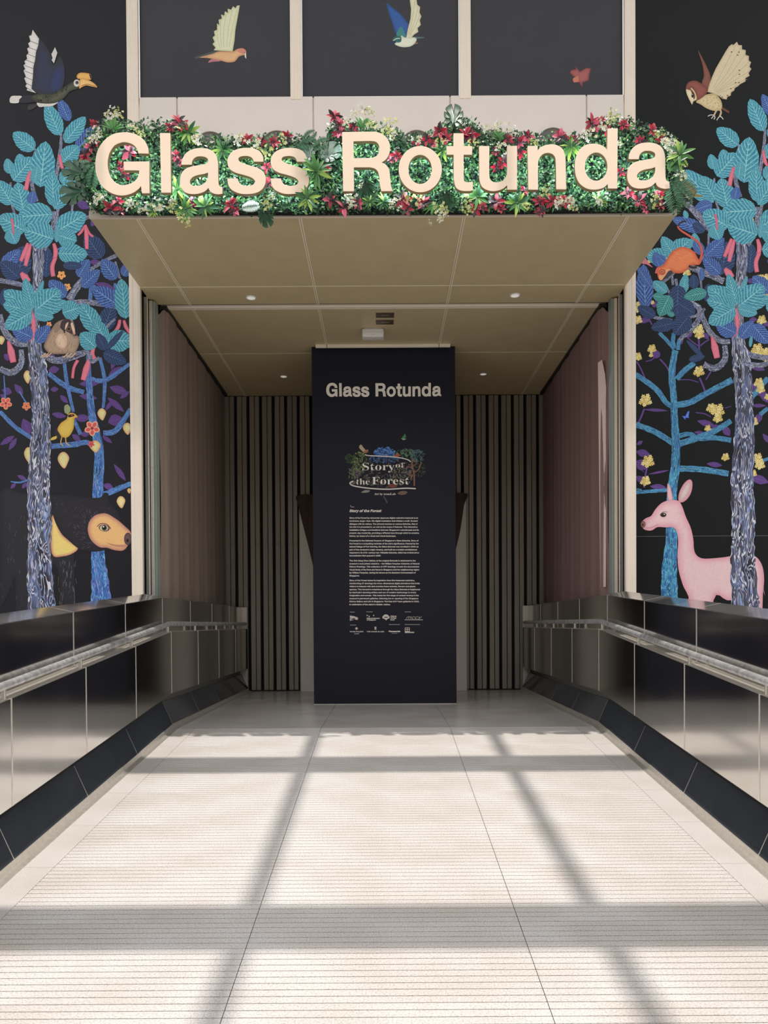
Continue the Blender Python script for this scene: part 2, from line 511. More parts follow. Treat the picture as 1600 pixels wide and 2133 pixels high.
tr = empty('wall_transom', (0, YW, 4.4)); tag(tr, kind='structure')
trinv = Matrix.Translation(-tr.location)
tx = [-2.232, -1.883, -.631, .625, 1.879, 2.226]
for a, c in zip(tx[:-1], tx[1:]):
    o = box('transom_panel', (a + .006, YW + .005, 4.05), (c - .006, YW + .04, 5.75), 'transom_paint', tr, .004)
    o.matrix_parent_inverse = trinv
    if c < 2.2:
        o = box('joint_strip', (c - .005, YW + .02, 4.05), (c + .005, YW + .035, 5.745), 'beige_metal', tr)
        o.matrix_parent_inverse = trinv
def disc_ring(name, c, r0, r1, y0, y1, m, parent, inv, n=40):
    vs, fs = [], []
    for k in range(n):
        a = 2 * math.pi * k / n
        for (r, y) in ((r0, y0), (r1, y0), (r1, y1), (r0, y1)):
            vs.append((c[0] + r * math.cos(a), y, c[1] + r * math.sin(a)))
    for k in range(n):
        j = (k + 1) % n
        for q in range(4):
            fs.append((k * 4 + q, j * 4 + q, j * 4 + (q + 1) % 4, k * 4 + (q + 1) % 4))
    o = link(name, mesh(name, vs, fs, False), parent, m)
    o.matrix_parent_inverse = inv
    return o
for (u, v) in ((438, 309), (577, 307), (722, 306), (868, 306), (1012, 303), (1152, 301)):
    p = onY(u, v, YW)
    vs = [(p.x, YW - .001, p.z)] + [(p.x + .152 * math.cos(a * math.pi / 20), YW - .001, p.z + .152 * math.sin(a * math.pi / 20)) for a in range(40)]
    o = link('round_vent', mesh('round_vent', vs, [(0, 1 + (k + 1) % 40, 1 + k) for k in range(40)]), tr, 'recess_grey')
    o.matrix_parent_inverse = trinv
    r = disc_ring('vent_rim', (p.x, p.z), .150, .162, YW - .012, YW + .006, 'transom_paint', o, trinv)
    r.matrix_parent_inverse = Matrix.Identity(4)

# canopy soffit, panel by panel
ceil = empty('ceiling'); tag(ceil, kind='structure')
cx_ = [-2.23, -1.868, -.63, .622, 1.872, 2.235]
cy_ = [YF, 6.905, 7.335, 8.6, 10.2]
for j in range(4):
    y0, y1 = cy_[j], cy_[j + 1]
    if j == 2: y0 += .06
    if j == 1: y1 -= .045
    for i in range(5):
        x0, x1 = cx_[i], cx_[i + 1]
        if y1 > 7.4:
            x0, x1 = max(x0, -2.2), min(x1, 2.2)
        box('soffit_panel', (x0 + (.0 if i == 0 else .012), y0 + (.0 if j == 0 else .006), ZC), (x1 - (.0 if i == 4 else .012), y1 - .006, ZC + .03), 'soffit_gold', ceil, .003)
    for x in cx_[1:-1]:
        box('soffit_joint', (x - .0125, y0, ZC - .0015), (x - .0045, y1, ZC + .02), 'soffit_joint', ceil)  # pale strips: light caught along the panel edges, put into the colour
        box('soffit_joint', (x + .0045, y0, ZC - .0015), (x + .0125, y1, ZC + .02), 'soffit_joint', ceil)
        box('joint_filler', (x - .0045, y0, ZC + .0015), (x + .0045, y1, ZC + .02), 'soffit_gold', ceil)
    if j in (1, 3):
        box('soffit_joint', (-2.2, y0 - .006, ZC - .001), (2.2, y0 + .006, ZC + .02), 'soffit_joint', ceil)
# the step between outer and inner soffit: dark slot and pale track
box('soffit_slot', (-2.2, 7.27, ZC + .0295), (2.2, 7.335, ZC + .07), 'slat_dark', ceil)
box('soffit_track', (-2.17, 7.332, ZC - .006), (2.17, 7.396, ZC + .02), 'soffit_joint', ceil, .003)
box('soffit_backing', (-2.23, YF + .005, ZC + .03), (2.235, 10.4, ZC + .06), 'soffit_gap', ceil)

can = empty('canopy_box', (0, YF, ZC)); tag(can, 'beige boxed canopy fascia carrying the flower hedge and sign letters', 'canopy')
caninv = Matrix.Translation(-can.location)
for nm, lo, hi, m in (('fascia', (-2.23, YF, ZC + .004), (2.235, YF + .03, 4.58), 'beige_metal'),
                      ('fascia_lip', (-2.232, YF - .012, ZC - .002), (2.237, YF + .01, ZC + .05), 'beige_metal'),
                      ('side_cheek', (-2.23, YF + .03, ZC + .06), (-2.2, YW, 4.58), 'beige_metal'),
                      ('side_cheek', (2.205, YF + .03, ZC + .06), (2.235, YW, 4.58), 'beige_metal'),
                      ('canopy_top', (-2.23, YF + .03, 4.55), (2.235, YW, 4.58), 'beige_metal')):
    o = box(nm, lo, hi, m, can); o.matrix_parent_inverse = caninv

# downlights
def downlight(u, v, label):
    p = onZ(u, v, ZC)
    root = empty('ceiling_downlight', (p.x, p.y, ZC))
    tag(root, label, 'downlight', 'downlights in the soffit')
    n = 28
    def lathe(nm, prof, m):
        vs, fs = [], []
        for k in range(n):
            a = 2 * math.pi * k / n
            for (r, z) in prof: vs.append((r * math.cos(a), r * math.sin(a), z))
        q = len(prof)
        for k in range(n):
            j = (k + 1) % n
            for i in range(q - 1): fs.append((k * q + i, j * q + i, j * q + i + 1, k * q + i + 1))
        link(nm, mesh(nm, vs, fs, True), root, m)
    lathe('trim_ring', [(.038, .002), (.039, -.006), (.046, -.006), (.049, -.001), (.049, .001)], 'white_plastic')
    lathe('lens', [(.0005, -.004), (.03, -.004), (.0385, -.003)], 'lamp_lens')
downlight(523, 620, 'round white downlight in the outer soffit, left of the sign panel')
downlight(1073, 615, 'round white downlight in the outer soffit, right of the sign panel')
downlight(591, 784, 'small dim downlight deep inside, left of the sign panel top')
downlight(1007, 779, 'small dim downlight deep inside, right of the sign panel top')

# ------------------------------------------------------------------ passage behind the doorway
wb = empty('wall_back'); tag(wb, kind='structure')
box('backing', (-2.3, YB + .1, -.05), (2.3, YB + .16, ZC + .1), 'slat_dark', wb)
k = 0
x = -2.16
slat_top = ZC - .01
while x < 2.16:
    for dx, w in ((0, .064), (.072, .058)):
        if abs(x + dx) < 2.2 and not (-.7 < x + dx < .64):
            box('slat', (x + dx, YB, .012), (x + dx + w, YB + .05, slat_top), 'slat_paint', wb, .004)
            box('slat_clip', (x + dx + .006, YB - .006, 1.98), (x + dx + w - .006, YB + .01, 2.03), 'slat_paint', wb, .003)
    x += .1705
box('base_gap', (-2.2, YB - .01, 0), (2.2, YB + .06, .012), 'slat_dark', wb)
wi = empty('wall_passage'); tag(wi, kind='structure')
for s in (-1, 1):
    box('passage_side', (s * 2.268, 6.982, -.3), (s * 2.328, 10.4, ZC + .1), 'slat_dark', wi)
box('passage_roof', (-2.4, YW + .18, ZC + .08), (2.4, 10.5, ZC + .14), 'slat_dark', wi)
box('passage_end', (-2.4, 10.4, -.3), (2.4, 10.46, ZC + .14), 'slat_dark', wi)

# door jambs and sliding glass behind the mullions
for s, side in ((-1, 'left'), (1, 'right')):
    root = empty('glass_door', (s * 2.2, 7.15, 0))
    tag(root, 'narrow edge of the open glass door beside the %s curtain' % ('taupe' if s < 0 else 'mauve'), 'door', 'glass doors at both sides of the opening')
    inv = Matrix.Translation(-root.location)
    for nm, lo, hi, m in (('jamb', (s * 2.225, 7.1, 0), (s * 2.26, 7.13, ZC), 'steel'),
                          ('door_stile', (s * 2.195, 7.14, 0), (s * 2.222, 7.2, ZC - .02), 'beige_metal' if s > 0 else 'steel'),
                          ('glass_pane', (s * 2.17, 7.15, 0), (s * 2.195, 7.26, ZC - .02), 'glass_edge')):
        o = box(nm, lo, hi, m, root, .002); o.matrix_parent_inverse = inv

# curtains along the passage
def curtain(s, m, label):
    me_v, me_f = [], []
    NU, NV = 110, 40
    for i in range(NU + 1):
        t = i / NU
        for j in range(NV + 1):
            q = j / NV
            # plan: short return at the front edge, then the long run into the passage
            if t < .16:
                k = t / .16
                X = 2.165 - .055 * k
                Y = 7.27 + .12 * k
                amp = .012
            else:
                k = (t - .16) / .84
                X = 2.11 + .03 * k
                Y = 7.39 + (10.1 - 7.39) * k
                amp = .010 + .006 * (1 - k)
            top = 3.975 - .07 * math.exp(-((t) / .05) ** 2)
            z = .2 + (top - .2) * q
            w = amp * (math.sin(t * 46 + 1.2 * q) + .5 * math.sin(t * 91 + 2)) * (.35 + .65 * (1 - q) ** .6)
            if t < .16: w += .01 * math.sin(q * 9) * (1 - t / .16)
            me_v.append((s * (X + w), Y, z))
    for i in range(NU):
        for j in range(NV):
            a = i * (NV + 1) + j
            me_f.append((a, a + 1, a + NV + 2, a + NV + 1))
    root = empty('curtain', (s * 2.13, 8.5, .2))
    tag(root, label, 'curtain', 'curtains lining the passage')
    inv = Matrix.Translation(-root.location)
    o = link('fabric', mesh('fabric', me_v, me_f, True), root, m); o.matrix_parent_inverse = inv
    o = box('curtain_track', (s * 2.1, 7.3, 3.972), (s * 2.16, 10.1, 3.998), 'soffit_gap', root); o.matrix_parent_inverse = inv
    hem = [(s * 2.168 + .006 * s * math.sin(k), 7.262, 3.7 - k * .03) for k in range(14)]
    if s > 0:
        vs, fs = [], []
        N = 16
        for k in range(N + 1):
            z = 3.45 - 2.2 * k / N
            w = .06 * (math.sin(math.pi * min(1, (k + .5) / 5)) if k < 3 else 1 - .45 * k / N)
            vs += [(2.105 + .02 * k / N - .003, 7.372, z), (2.105 + .02 * k / N - .003 + w * .9, 7.288, z)]
        fs = [(2 * k, 2 * k + 1, 2 * k + 3, 2 * k + 2) for k in range(N)]
        o = link('lining', mesh('lining', vs, fs, True), root, 'curtain_lining'); o.matrix_parent_inverse = inv
curtain(-1, 'curtain_taupe', 'taupe fabric curtain stretched along the left of the dark passage')
curtain(1, 'curtain_mauve', 'mauve fabric curtain stretched along the right of the dark passage')

# pale panels and brown drapes half hidden by the sign panel
def pale(u0, u1, label):
    a, c = onY(u0, 1300, 10.02), onY(u1, 1300, 10.02)
    root = box('wall_panel', (a.x, 10.02, 0), (c.x, 10.12, 2.55), 'pale_panel', None, .004)
    tag(root, label, 'panel')
    box('panel_edge_strip', (a.x - .012 if u0 < 800 else c.x, 10.03, 0), (a.x if u0 < 800 else c.x + .012, 10.1, 2.55), 'slat_paint', root)
pale(626, 690, 'pale upright panel left of the navy sign panel, under the brown drape')
pale(910, 972, 'pale upright panel right of the navy sign panel, under the brown drape')
def drape(pts_top, pts_bot, label):
    N, M = 24, 14
    vs, fs = [], []
    def lerp(P, t):
        for (a, pa), (c, pc) in zip(P[:-1], P[1:]):
            if t <= c: 
                k = (t - a) / (c - a)
                return pa[0] + (pc[0] - pa[0]) * k, pa[1] + (pc[1] - pa[1]) * k
        return P[-1][1]
    for i in range(N + 1):
        t = i / N
        a, c = lerp(pts_top, t), lerp(pts_bot, t)
        for j in range(M + 1):
            q = j / M
            p = onY(a[0] + (c[0] - a[0]) * q, a[1] + (c[1] - a[1]) * q, 9.98)
            p.y = 9.975 - .02 * math.sin(t * 20 + q * 2) - .02 * math.sin(math.pi * q)
            vs.append(p)
    for i in range(N):
        for j in range(M):
            a = i * (M + 1) + j
            fs.append((a, a + 1, a + M + 2, a + M + 1))
    o = link('drape', mesh('drape', vs, fs, True), None, 'drape_brown')
    tag(o, label, 'drape', 'brown drapes beside the sign panel')
drape([(0, (617, 1034)), (.25, (624, 1030)), (1, (690, 1028))], [(0, (617, 1040)), (.2, (621, 1052)), (1, (690, 1330))], 'brown gathered drape tied at the left edge of the navy sign panel')
drape([(0, (974, 1029)), (.3, (966, 1027)), (1, (905, 1026))], [(0, (974, 1036)), (.15, (967, 1050)), (.4, (958, 1110)), (1, (905, 1330))], 'brown gathered drape tied at the right edge of the navy sign panel')

# ------------------------------------------------------------------ 2D outlines
def catmull(pts, closed=True, seg=5):
    """pts: (x, y) smooth or (x, y, 1) corner; returns a polyline"""
    n = len(pts)
    out = []
    rng = range(n if closed else n - 1)
    for i in rng:
        p1, p2 = pts[i], pts[(i + 1) % n]
        p0 = pts[i - 1] if (closed or i > 0) else p1
        p3 = pts[(i + 2) % n] if (closed or i + 2 < n) else p2
        c1, c2 = len(p1) > 2, len(p2) > 2
        if c1 and c2:
            out.append((p1[0], p1[1])); continue
        if c1: p0 = (2 * p1[0] - p2[0], 2 * p1[1] - p2[1])
        if c2: p3 = (2 * p2[0] - p1[0], 2 * p2[1] - p1[1])
        for k in range(seg):
            t = k / seg
            q = []
            for d in (0, 1):
                a, b_, c, e = p0[d], p1[d], p2[d], p3[d]
                q.append(.5 * (2 * b_ + (c - a) * t + (2 * a - 5 * b_ + 4 * c - e) * t * t + (3 * b_ - a - 3 * c + e) * t ** 3))
            out.append(tuple(q))
    if not closed: out.append((pts[-1][0], pts[-1][1]))
    return out
def ell(cx, cy, rx, ry, n=40, rot=0):
    ca, sa = math.cos(rot), math.sin(rot)
    r = []
    for k in range(n):
        a = 2 * math.pi * k / n
        x, y = rx * math.cos(a), ry * math.sin(a)
        r.append((cx + x * ca - y * sa, cy + x * sa + y * ca))
    return r

# ------------------------------------------------------------------ sign letters, in photo pixels
def zz(ox, oy, pts, s=4.0, dx=0, dy=0):
    return [((ox + (p[0] + dx) / s), (oy + (p[1] + dy) / s)) + tuple(p[2:]) for p in pts]
A_OUT = [(914, 570, 1), (920, 530), (948, 480), (1000, 447), (1070, 435), (1140, 445), (1190, 480), (1213, 545), (1216, 640), (1218, 720), (1226, 750), (1250, 760, 1), (1252, 812, 1), (1215, 817), (1175, 808), (1150, 790), (1138, 762, 1), (1100, 795), (1050, 812), (990, 814), (940, 798), (908, 755), (902, 700), (914, 645), (948, 608), (1000, 588), (1060, 577), (1112, 566), (1135, 545), (1130, 520), (1105, 505), (1065, 500), (1030, 508), (1003, 535), (995, 570, 1)]
A_IN = [(1135, 635, 1), (1100, 647), (1050, 656), (1005, 674), (981, 705), (988, 738), (1020, 750), (1065, 747), (1108, 725), (1130, 690), (1135, 660)]
S_OUT = [(393, 545, 1), (388, 500), (360, 460), (310, 438), (250, 433), (185, 442), (130, 470), (100, 520), (98, 565), (117, 608), (165, 637), (230, 655), (290, 675), (322, 698), (326, 722), (303, 743), (255, 750), (215, 742), (190, 720), (178, 688, 1), (97, 688, 1), (103, 735), (130, 778), (190, 808), (255, 815), (330, 806), (383, 775), (410, 725), (410, 672), (388, 628), (340, 598), (270, 577), (212, 556), (187, 537), (187, 516), (207, 502), (250, 497), (288, 505), (308, 523), (316, 545, 1)]
LETTERS = [
 ('G', zz(150, 200, [(637, 478, 1), (630, 428), (600, 370), (540, 325), (480, 307), (420, 304), (340, 320), (265, 375), (215, 455), (196, 560), (205, 650), (240, 735), (300, 790), (365, 820), (430, 826), (500, 808), (550, 775), (576, 745, 1), (584, 808, 1), (645, 808, 1), (640, 547, 1), (432, 548, 1), (434, 616, 1), (562, 618, 1), (558, 650), (540, 692), (500, 725), (430, 745), (385, 736), (340, 702), (308, 645), (295, 565), (308, 482), (348, 416), (395, 390), (440, 382), (500, 398), (538, 432), (555, 475, 1)]), []),
 ('l', zz(150, 200, [(735, 310, 1), (815, 310, 1), (825, 803, 1), (745, 803, 1)]), []),
 ('a', zz(150, 200, A_OUT), [zz(150, 200, A_IN)]),
 ('s', zz(450, 200, S_OUT), []),
 ('s', zz(450, 200, S_OUT, dx=361), []),
 ('R', zz(450, 200, [(1053, 302, 1), (1290, 299), (1350, 304), (1408, 335), (1441, 385), (1448, 440), (1436, 495), (1408, 533), (1375, 553, 1), (1412, 572), (1440, 612), (1450, 680), (1456, 745), (1470, 790, 1), (1380, 791, 1), (1368, 740), (1363, 680), (1350, 628), (1322, 602), (1280, 592, 1), (1147, 592, 1), (1149, 791, 1), (1061, 792, 1)]), [zz(450, 200, [(1144, 375, 1), (1280, 372, 1), (1328, 378), (1357, 405), (1363, 445), (1349, 490), (1315, 512), (1270, 518, 1), (1146, 520, 1)])]),
 ('o', [(800 + x / 4, 200 + y / 4) for x, y in ell(302, 609, 178, 191, 72)], [[(800 + x / 4, 200 + y / 4) for x, y in ell(301, 611, 100, 123, 60)]]),
 ('t', zz(800, 200, [(582, 312, 1), (662, 312, 1), (662, 418, 1), (733, 418, 1), (733, 487, 1), (662, 487, 1), (662, 680, 1), (666, 706), (690, 720), (738, 716, 1), (738, 785, 1), (700, 790), (640, 785), (600, 758), (582, 690, 1), (582, 487, 1), (524, 487, 1), (523, 418, 1), (582, 418, 1)]), []),
 ('u', zz(800, 200, [(796, 418, 1), (875, 418, 1), (875, 650, 1), (881, 690), (906, 715), (950, 720), (1000, 700), (1024, 658), (1028, 610, 1), (1028, 418, 1), (1107, 416, 1), (1108, 778, 1), (1028, 778, 1), (1028, 738, 1), (990, 770), (925, 790), (862, 782), (815, 750), (797, 690), (796, 640, 1)]), []),
 ('n', zz(800, 200, [(1200, 417, 1), (1278, 417, 1), (1278, 460, 1), (1312, 425), (1370, 406), (1432, 408), (1485, 440), (1508, 500), (1512, 560, 1), (1517, 775, 1), (1437, 775, 1), (1434, 570, 1), (1429, 515), (1404, 482), (1360, 472), (1316, 488), (1288, 530), (1281, 580, 1), (1282, 778, 1), (1203, 778, 1)]), []),
 ('d', zz(1100, 200, [(667, 272, 1), (745, 270, 1), (743, 768, 1), (668, 768, 1), (666, 730, 1), (625, 763), (560, 778), (490, 768), (430, 725), (400, 660), (392, 585), (402, 510), (435, 443), (490, 407), (555, 398), (620, 415), (664, 452, 1)]), [[(1100 + x / 4, 200 + y / 4) for x, y in ell(568, 588, 96, 119, 60)]]),
 ('a', zz(1100, 200, A_OUT, dx=-73, dy=-46), [zz(1100, 200, A_IN, dx=-73, dy=-46)]),
]
def outline(p):
    return p if all(len(q) == 2 for q in p) and len(p) >= 60 else catmull(p, True, 6)
def flat_curve(loops, extrude, bevel, offset=0.0):
    """loops in (x, z) metres -> filled 2D curve"""
    cu = bpy.data.curves.new('glyph', 'CURVE')
    cu.dimensions = '2D'
    cu.fill_mode = 'BOTH'
    for L in loops:
        s = cu.splines.new('POLY')
        s.points.add(len(L) - 1)
        for p, q in zip(s.points, L): p.co = (q[0], q[1], 0, 1)
        s.use_cyclic_u = True
    cu.extrude = extrude
    cu.bevel_depth = bevel
    cu.offset = offset
    return cu
ROTX = Matrix.Rotation(math.pi / 2, 4, 'X')       # curve plane xy -> world xz
LY = 5.50
ordn = ['first letter', 'second letter', 'third letter', 'fourth letter', 'fifth letter', 'first letter of the second word', 'round letter', 'crossed letter', 'letter', 'letter', 'tall letter', 'last letter']
LAB = ['large beige capital G that opens the sign over the doorway', 'plain upright beige letter l right after the big G',
       'beige letter a before the double s in the sign', 'first beige letter s of the pair in the sign', 'second beige letter s, ending the first word of the sign',
       'large beige capital R that opens the second word', 'round beige letter o right after the capital R', 'beige letter t with crossbar between o and u',
       'beige letter u between t and n in the sign', 'beige letter n between u and d in the sign', 'tall beige letter d near the right end of the sign',
       'last beige letter a at the right end of the sign']
GLYPHS = []
for (ch, out, holes), lab in zip(LETTERS, LAB):
    loops = [outline(out)] + [outline(h) for h in holes]
    GLYPHS.append(loops)
    wl = [[(lambda p: (p.x, p.z))(onY(u, v, LY)) for u, v in L] for L in loops]
    zmin = min(q[1] for q in wl[0]); xm = (min(q[0] for q in wl[0]) + max(q[0] for q in wl[0])) / 2
    root = empty('sign_letter', (xm, LY + .05, zmin)); tag(root, lab, 'letter', 'letters of the entrance sign')
    inv = Matrix.Translation(-root.location)
    o = curve_to_mesh('letter_face', flat_curve(wl, .015, .002), 'letter_paint', root)
    o.data.transform(Matrix.Translation((0, LY + .017, 0)) @ ROTX)
    o.data.materials.append(MATS['letter_side_shaded'])
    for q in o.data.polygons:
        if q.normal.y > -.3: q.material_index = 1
    o.matrix_parent_inverse = inv
    o = curve_to_mesh('led_backlight', flat_curve(wl, .002, 0, -.012), 'led', root)
    o.data.transform(Matrix.Translation((0, LY + .0365, 0)) @ ROTX)
    o.matrix_parent_inverse = inv

# ------------------------------------------------------------------ navy sign panel with its print
PY = 8.40
sp = empty('information_sign', (0, PY, 0)); tag(sp, 'tall navy board with title, forest artwork and white text in the doorway', 'sign')
spinv = Matrix.Translation(-sp.location)
o = box('board', (-.802, PY, 0), (.8, PY + .12, ZC - .002), 'panel_navy', sp, .003); o.matrix_parent_inverse = spinv
o = box('base_strip', (-.8, PY - .004, 0), (.798, PY + .02, .008), 'grey_plastic', sp); o.matrix_parent_inverse = spinv
def finish_print(o, y):
    o.data.transform(Matrix.Translation((0, y, 0)) @ ROTX)
    o.matrix_parent_inverse = spinv
    return o
# title: same letterforms as the sign
loops = []
for g in GLYPHS:
    for L in g:
        q = []
        for u, v in L:
            a = 680 + (u - 198) * (239 / 1199.)
            c = 825 + (v - 401 + (u - 198) * .0085) * .215
            p = onY(a, c, PY); q.append((p.x, p.z))
        loops.append(q)
finish_print(curve_to_mesh('title_print', flat_curve(loops, .0005, 0, .0035), 'white_print', sp), PY - .002)

FONTS = {}
fdir = bpy.utils.system_resource('DATAFILES', path='fonts')
for key, fn in (('sans', 'Inter.woff2'), ('math', 'NotoSansMath-Regular.woff2')):
    try:
        FONTS[key] = bpy.data.fonts.load(os.path.join(fdir, fn))
    except Exception:
        FONTS[key] = None
def serif(t):
    """bold serif letterforms that the math font carries; plain text when the font is missing"""
    if FONTS['math'] is None: return t
    r = ''
    for ch in t:
        if 'A' <= ch <= 'Z': r += chr(0x1D400 + ord(ch) - 65)
        elif 'a' <= ch <= 'z': r += chr(0x1D41A + ord(ch) - 97)
        else: r += ch
    return r
def text_me(body, font, res=1, offset=0.0, shear=0.0):
    cu = bpy.data.curves.new('text', 'FONT')
    cu.body = body
    if FONTS.get(font): cu.font = FONTS[font]
    cu.size = 1
    cu.resolution_u = res
    cu.offset = offset
    cu.shear = shear
    o = bpy.data.objects.new('tmp_text', cu); COL.objects.link(o)
    bpy.context.view_layer.update()
    me = bpy.data.meshes.new_from_object(o.evaluated_get(bpy.context.evaluated_depsgraph_get()))
    bpy.data.objects.remove(o); bpy.data.curves.remove(cu)
    me.materials.clear()
    return me
def px_text(lines, name, m, Y, parent):
    """lines: (text, font, u0, u1, baseline v, cap px, offset, shear) joined into one flat print"""
    bm = bmesh.new()
    for (t, font, u0, u1, vb, size, off, sh) in lines:
        me = text_me(t, font, 1 if size < 12 else 3, off, sh)
        if not me.vertices: continue
        x0 = min(v.co.x for v in me.vertices); x1 = max(v.co.x for v in me.vertices)
        for v in me.vertices:
            u = u0 + (v.co.x - x0) / max(1e-6, x1 - x0) * (u1 - u0)
            p = onY(u, vb - v.co.y * size, Y)
            v.co = p
        bm.from_mesh(me)
        bpy.data.meshes.remove(me)
    me = bpy.data.meshes.new(name); bm.to_mesh(me); bm.free()
    return link(name, me, parent, m)
PARAS = [
"Story of the Forest by renowned Japanese digital collective teamLab is an|immersive, larger-than-life digital installation that initiates a multi-faceted|dialogue with its visitors. The artwork touches on various histories, that of|the site it is presented in, as well as the means it features. This interactive|installation bridges conversations between Singapore's colonial past and its|present-day modernity, providing a different lens through which to examine|history, by means of a visual and virtual landscape.",
"Presented in the National Museum of Singapore's Glass Rotunda, Story of|the Forest is a compelling reminder of the site's significance. Framed by the|natural foliage of Fort Canning, the Glass Rotunda was unveiled in 2006 as|part of the museum's major revamp, and built as a modern architectural|response to its 19th-century neo-Palladian Rotunda, which has existed since|the institution first opened in 1887.",
"The Goh Seng Choo Gallery at the original Rotunda is dedicated to the|museum's most prized collection - the William Farquhar Collection of Natural|History Drawings. This collection of 477 drawings reveals the documented|visual study of the flora and fauna in Singapore and her neighbouring region|by William Farquhar, during his tenure as the Resident Commandant of|Singapore.",
"Story of the Forest draws its inspiration from this treasured collection,|transforming 69 drawings into three-dimensional digital animations that invite|visitors to interact with and examine these animals, flowers and plants|upclose. This immersive experience through the Glass Rotunda is heightened|by teamLab's stunning artistry and use of creative technology to evoke|imagination and wonder. This marks the first stage of content revamp in the|museum's permanent galleries, following the re-opening of the Singapore|History Gallery and Life in Singapore: The Past 100 Years galleries in 2015,|in celebration of the nation's Golden Jubilee."]
STARTS = [1080.3, 1127.6, 1169.3, 1210.4]
ENDS = [[871, 870, 870, 870, 872.5, 873, 825], [872, 872.5, 872, 869, 873, 794], [866, 874, 873, 873, 866, 749], [864, 874.5, 865.5, 875, 867, 872.5, 871.5, 873.5, 813.5]]
for para, v0, ends in zip(PARAS, STARTS, ENDS):
    ln = [(t, 'sans', 728, e, v0 + 6.27 * i, 5.6, .022, 0) for i, (t, e) in enumerate(zip(para.split('|'), ends))]
    o = px_text(ln, 'paragraph_print', 'white_print', PY - .0025, sp); o.matrix_parent_inverse = spinv
o = px_text([("Story of the Forest", 'sans', 728, 795, 1066.5, 9.6, .03, .22)], 'heading_print', 'white_print', PY - .0025, sp)
o.matrix_parent_inverse = spinv
for q in ((serif("Story"), 'math', 755, 822, 979.5, 34, -.006, 0), (serif("of"), 'math', 824, 843, 974, 23, -.008, 0), (serif("the"), 'math', 742, 770, 1009, 27, -.008, 0), (serif("Forest"), 'math', 775, 852, 1009, 34, -.006, 0),
          (serif("Art by teamLab"), 'math', 780, 824, 1031, 9.5, -.004, 0)):
    o = px_text([q], 'artwork_lettering', 'white_print', PY - .006, sp); o.matrix_parent_inverse = spinv

# ---- painter for flat printed figures: polygons with a rim colour and a core colour, stacked in thin layers
class Painter:
    def __init__(self, Y, step=.00018):
        self.Y, self.y, self.step = Y, Y - .0004, step
        self.reset()
    def reset(self):
        self.v, self.f, self.c = [], [], []
    def bump(self):
        self.y -= self.step
    def poly(self, pts, col, core=None, width=0, smooth=True, top=None):
        """px polygon; core colour reached `width` px inside; top = colour for the upper rim"""
        if smooth: pts = catmull(pts, True, 4)
        n = len(pts)
        col = lin(col); core_l = lin(core) if core else None
        P = [Vector((p[0], p[1])) for p in pts]
        inner = []
        if core:
            x0 = min(p.x for p in P); x1 = max(p.x for p in P); y0 = min(p.y for p in P); y1 = max(p.y for p in P)
            st = max(width / 2.2, max(x1 - x0, y1 - y0) / 40)
            y = y0 + st / 2
            while y < y1:
                x = x0 + st / 2
                while x < x1:
                    q = Vector((x, y)); ins = False; d = 1e9
                    for i in range(n):
                        a, b_ = P[i], P[(i + 1) % n]
                        if (a.y > y) != (b_.y > y) and x < (b_.x - a.x) * (y - a.y) / (b_.y - a.y) + a.x: ins = not ins
                        e = b_ - a; L = e.length_squared
                        t = max(0, min(1, (q - a).dot(e) / L)) if L > 0 else 0
                        d = min(d, (a + e * t - q).length)
                    if ins and d > st * .35: inner.append((q, min(1, d / width)))
                    x += st
                y += st
        vv = P + [q for q, _ in inner]
        res = delaunay_2d_cdt(vv, [], [list(range(n))], 1, 1e-5)
        base = len(self.v)
        for k, p in enumerate(res[0]):
            src = res[3][k]
            t = 0
            if src and src[0] >= n: t = inner[src[0] - n][1]
            w = onY(p.x, p.y, self.y); self.v.append(w)
            c = col
            if core_l: c = tuple(a + (b_ - a) * t for a, b_ in zip(col, core_l))
            self.c.append(c)
        for fc in res[2]: self.f.append(tuple(base + i for i in fc))
        self.bump()
    def stroke(self, pts, w, col, smooth=True, bump=True, w2=None):
        if smooth and len(pts) > 2: pts = catmull(pts, False, 5)
        col = lin(col)
        base = len(self.v); n = len(pts)
        for i in range(n):
            a = Vector(pts[max(0, i - 1)][:2]); b_ = Vector(pts[min(n - 1, i + 1)][:2])
            d = (b_ - a); d = d / max(1e-6, d.length); nn = Vector((-d.y, d.x))
            ww = w + ((w2 if w2 is not None else w) - w) * i / (n - 1)
            for sgn in (-.5, .5):
                q = Vector(pts[i][:2]) + nn * ww * sgn
                self.v.append(onY(q.x, q.y, self.y)); self.c.append(col)
        for i in range(n - 1): self.f.append((base + 2 * i, base + 2 * i + 1, base + 2 * i + 3, base + 2 * i + 2))
        if bump: self.bump()
    def ellipse(self, cx, cy, rx, ry, col, core=None, width=3, rot=0, n=20):
        self.poly(ell(cx, cy, rx, ry, n, rot), col, core, width, False)
    def emit(self, name, parent, m='print', inv=None):
        me = mesh(name, self.v, self.f)
        a = me.color_attributes.new('Col', 'FLOAT_COLOR', 'POINT')
        for k, c in enumerate(self.c): a.data[k].color = (*c, 1)
        o = link(name, me, parent, m)
        o.matrix_parent_inverse = inv if inv is not None else Matrix.Identity(4)
        self.reset()
        return o
def Z(ox, oy, s, pts):
    return [(ox + p[0] / s, oy + p[1] / s) + tuple(p[2:]) for p in pts]

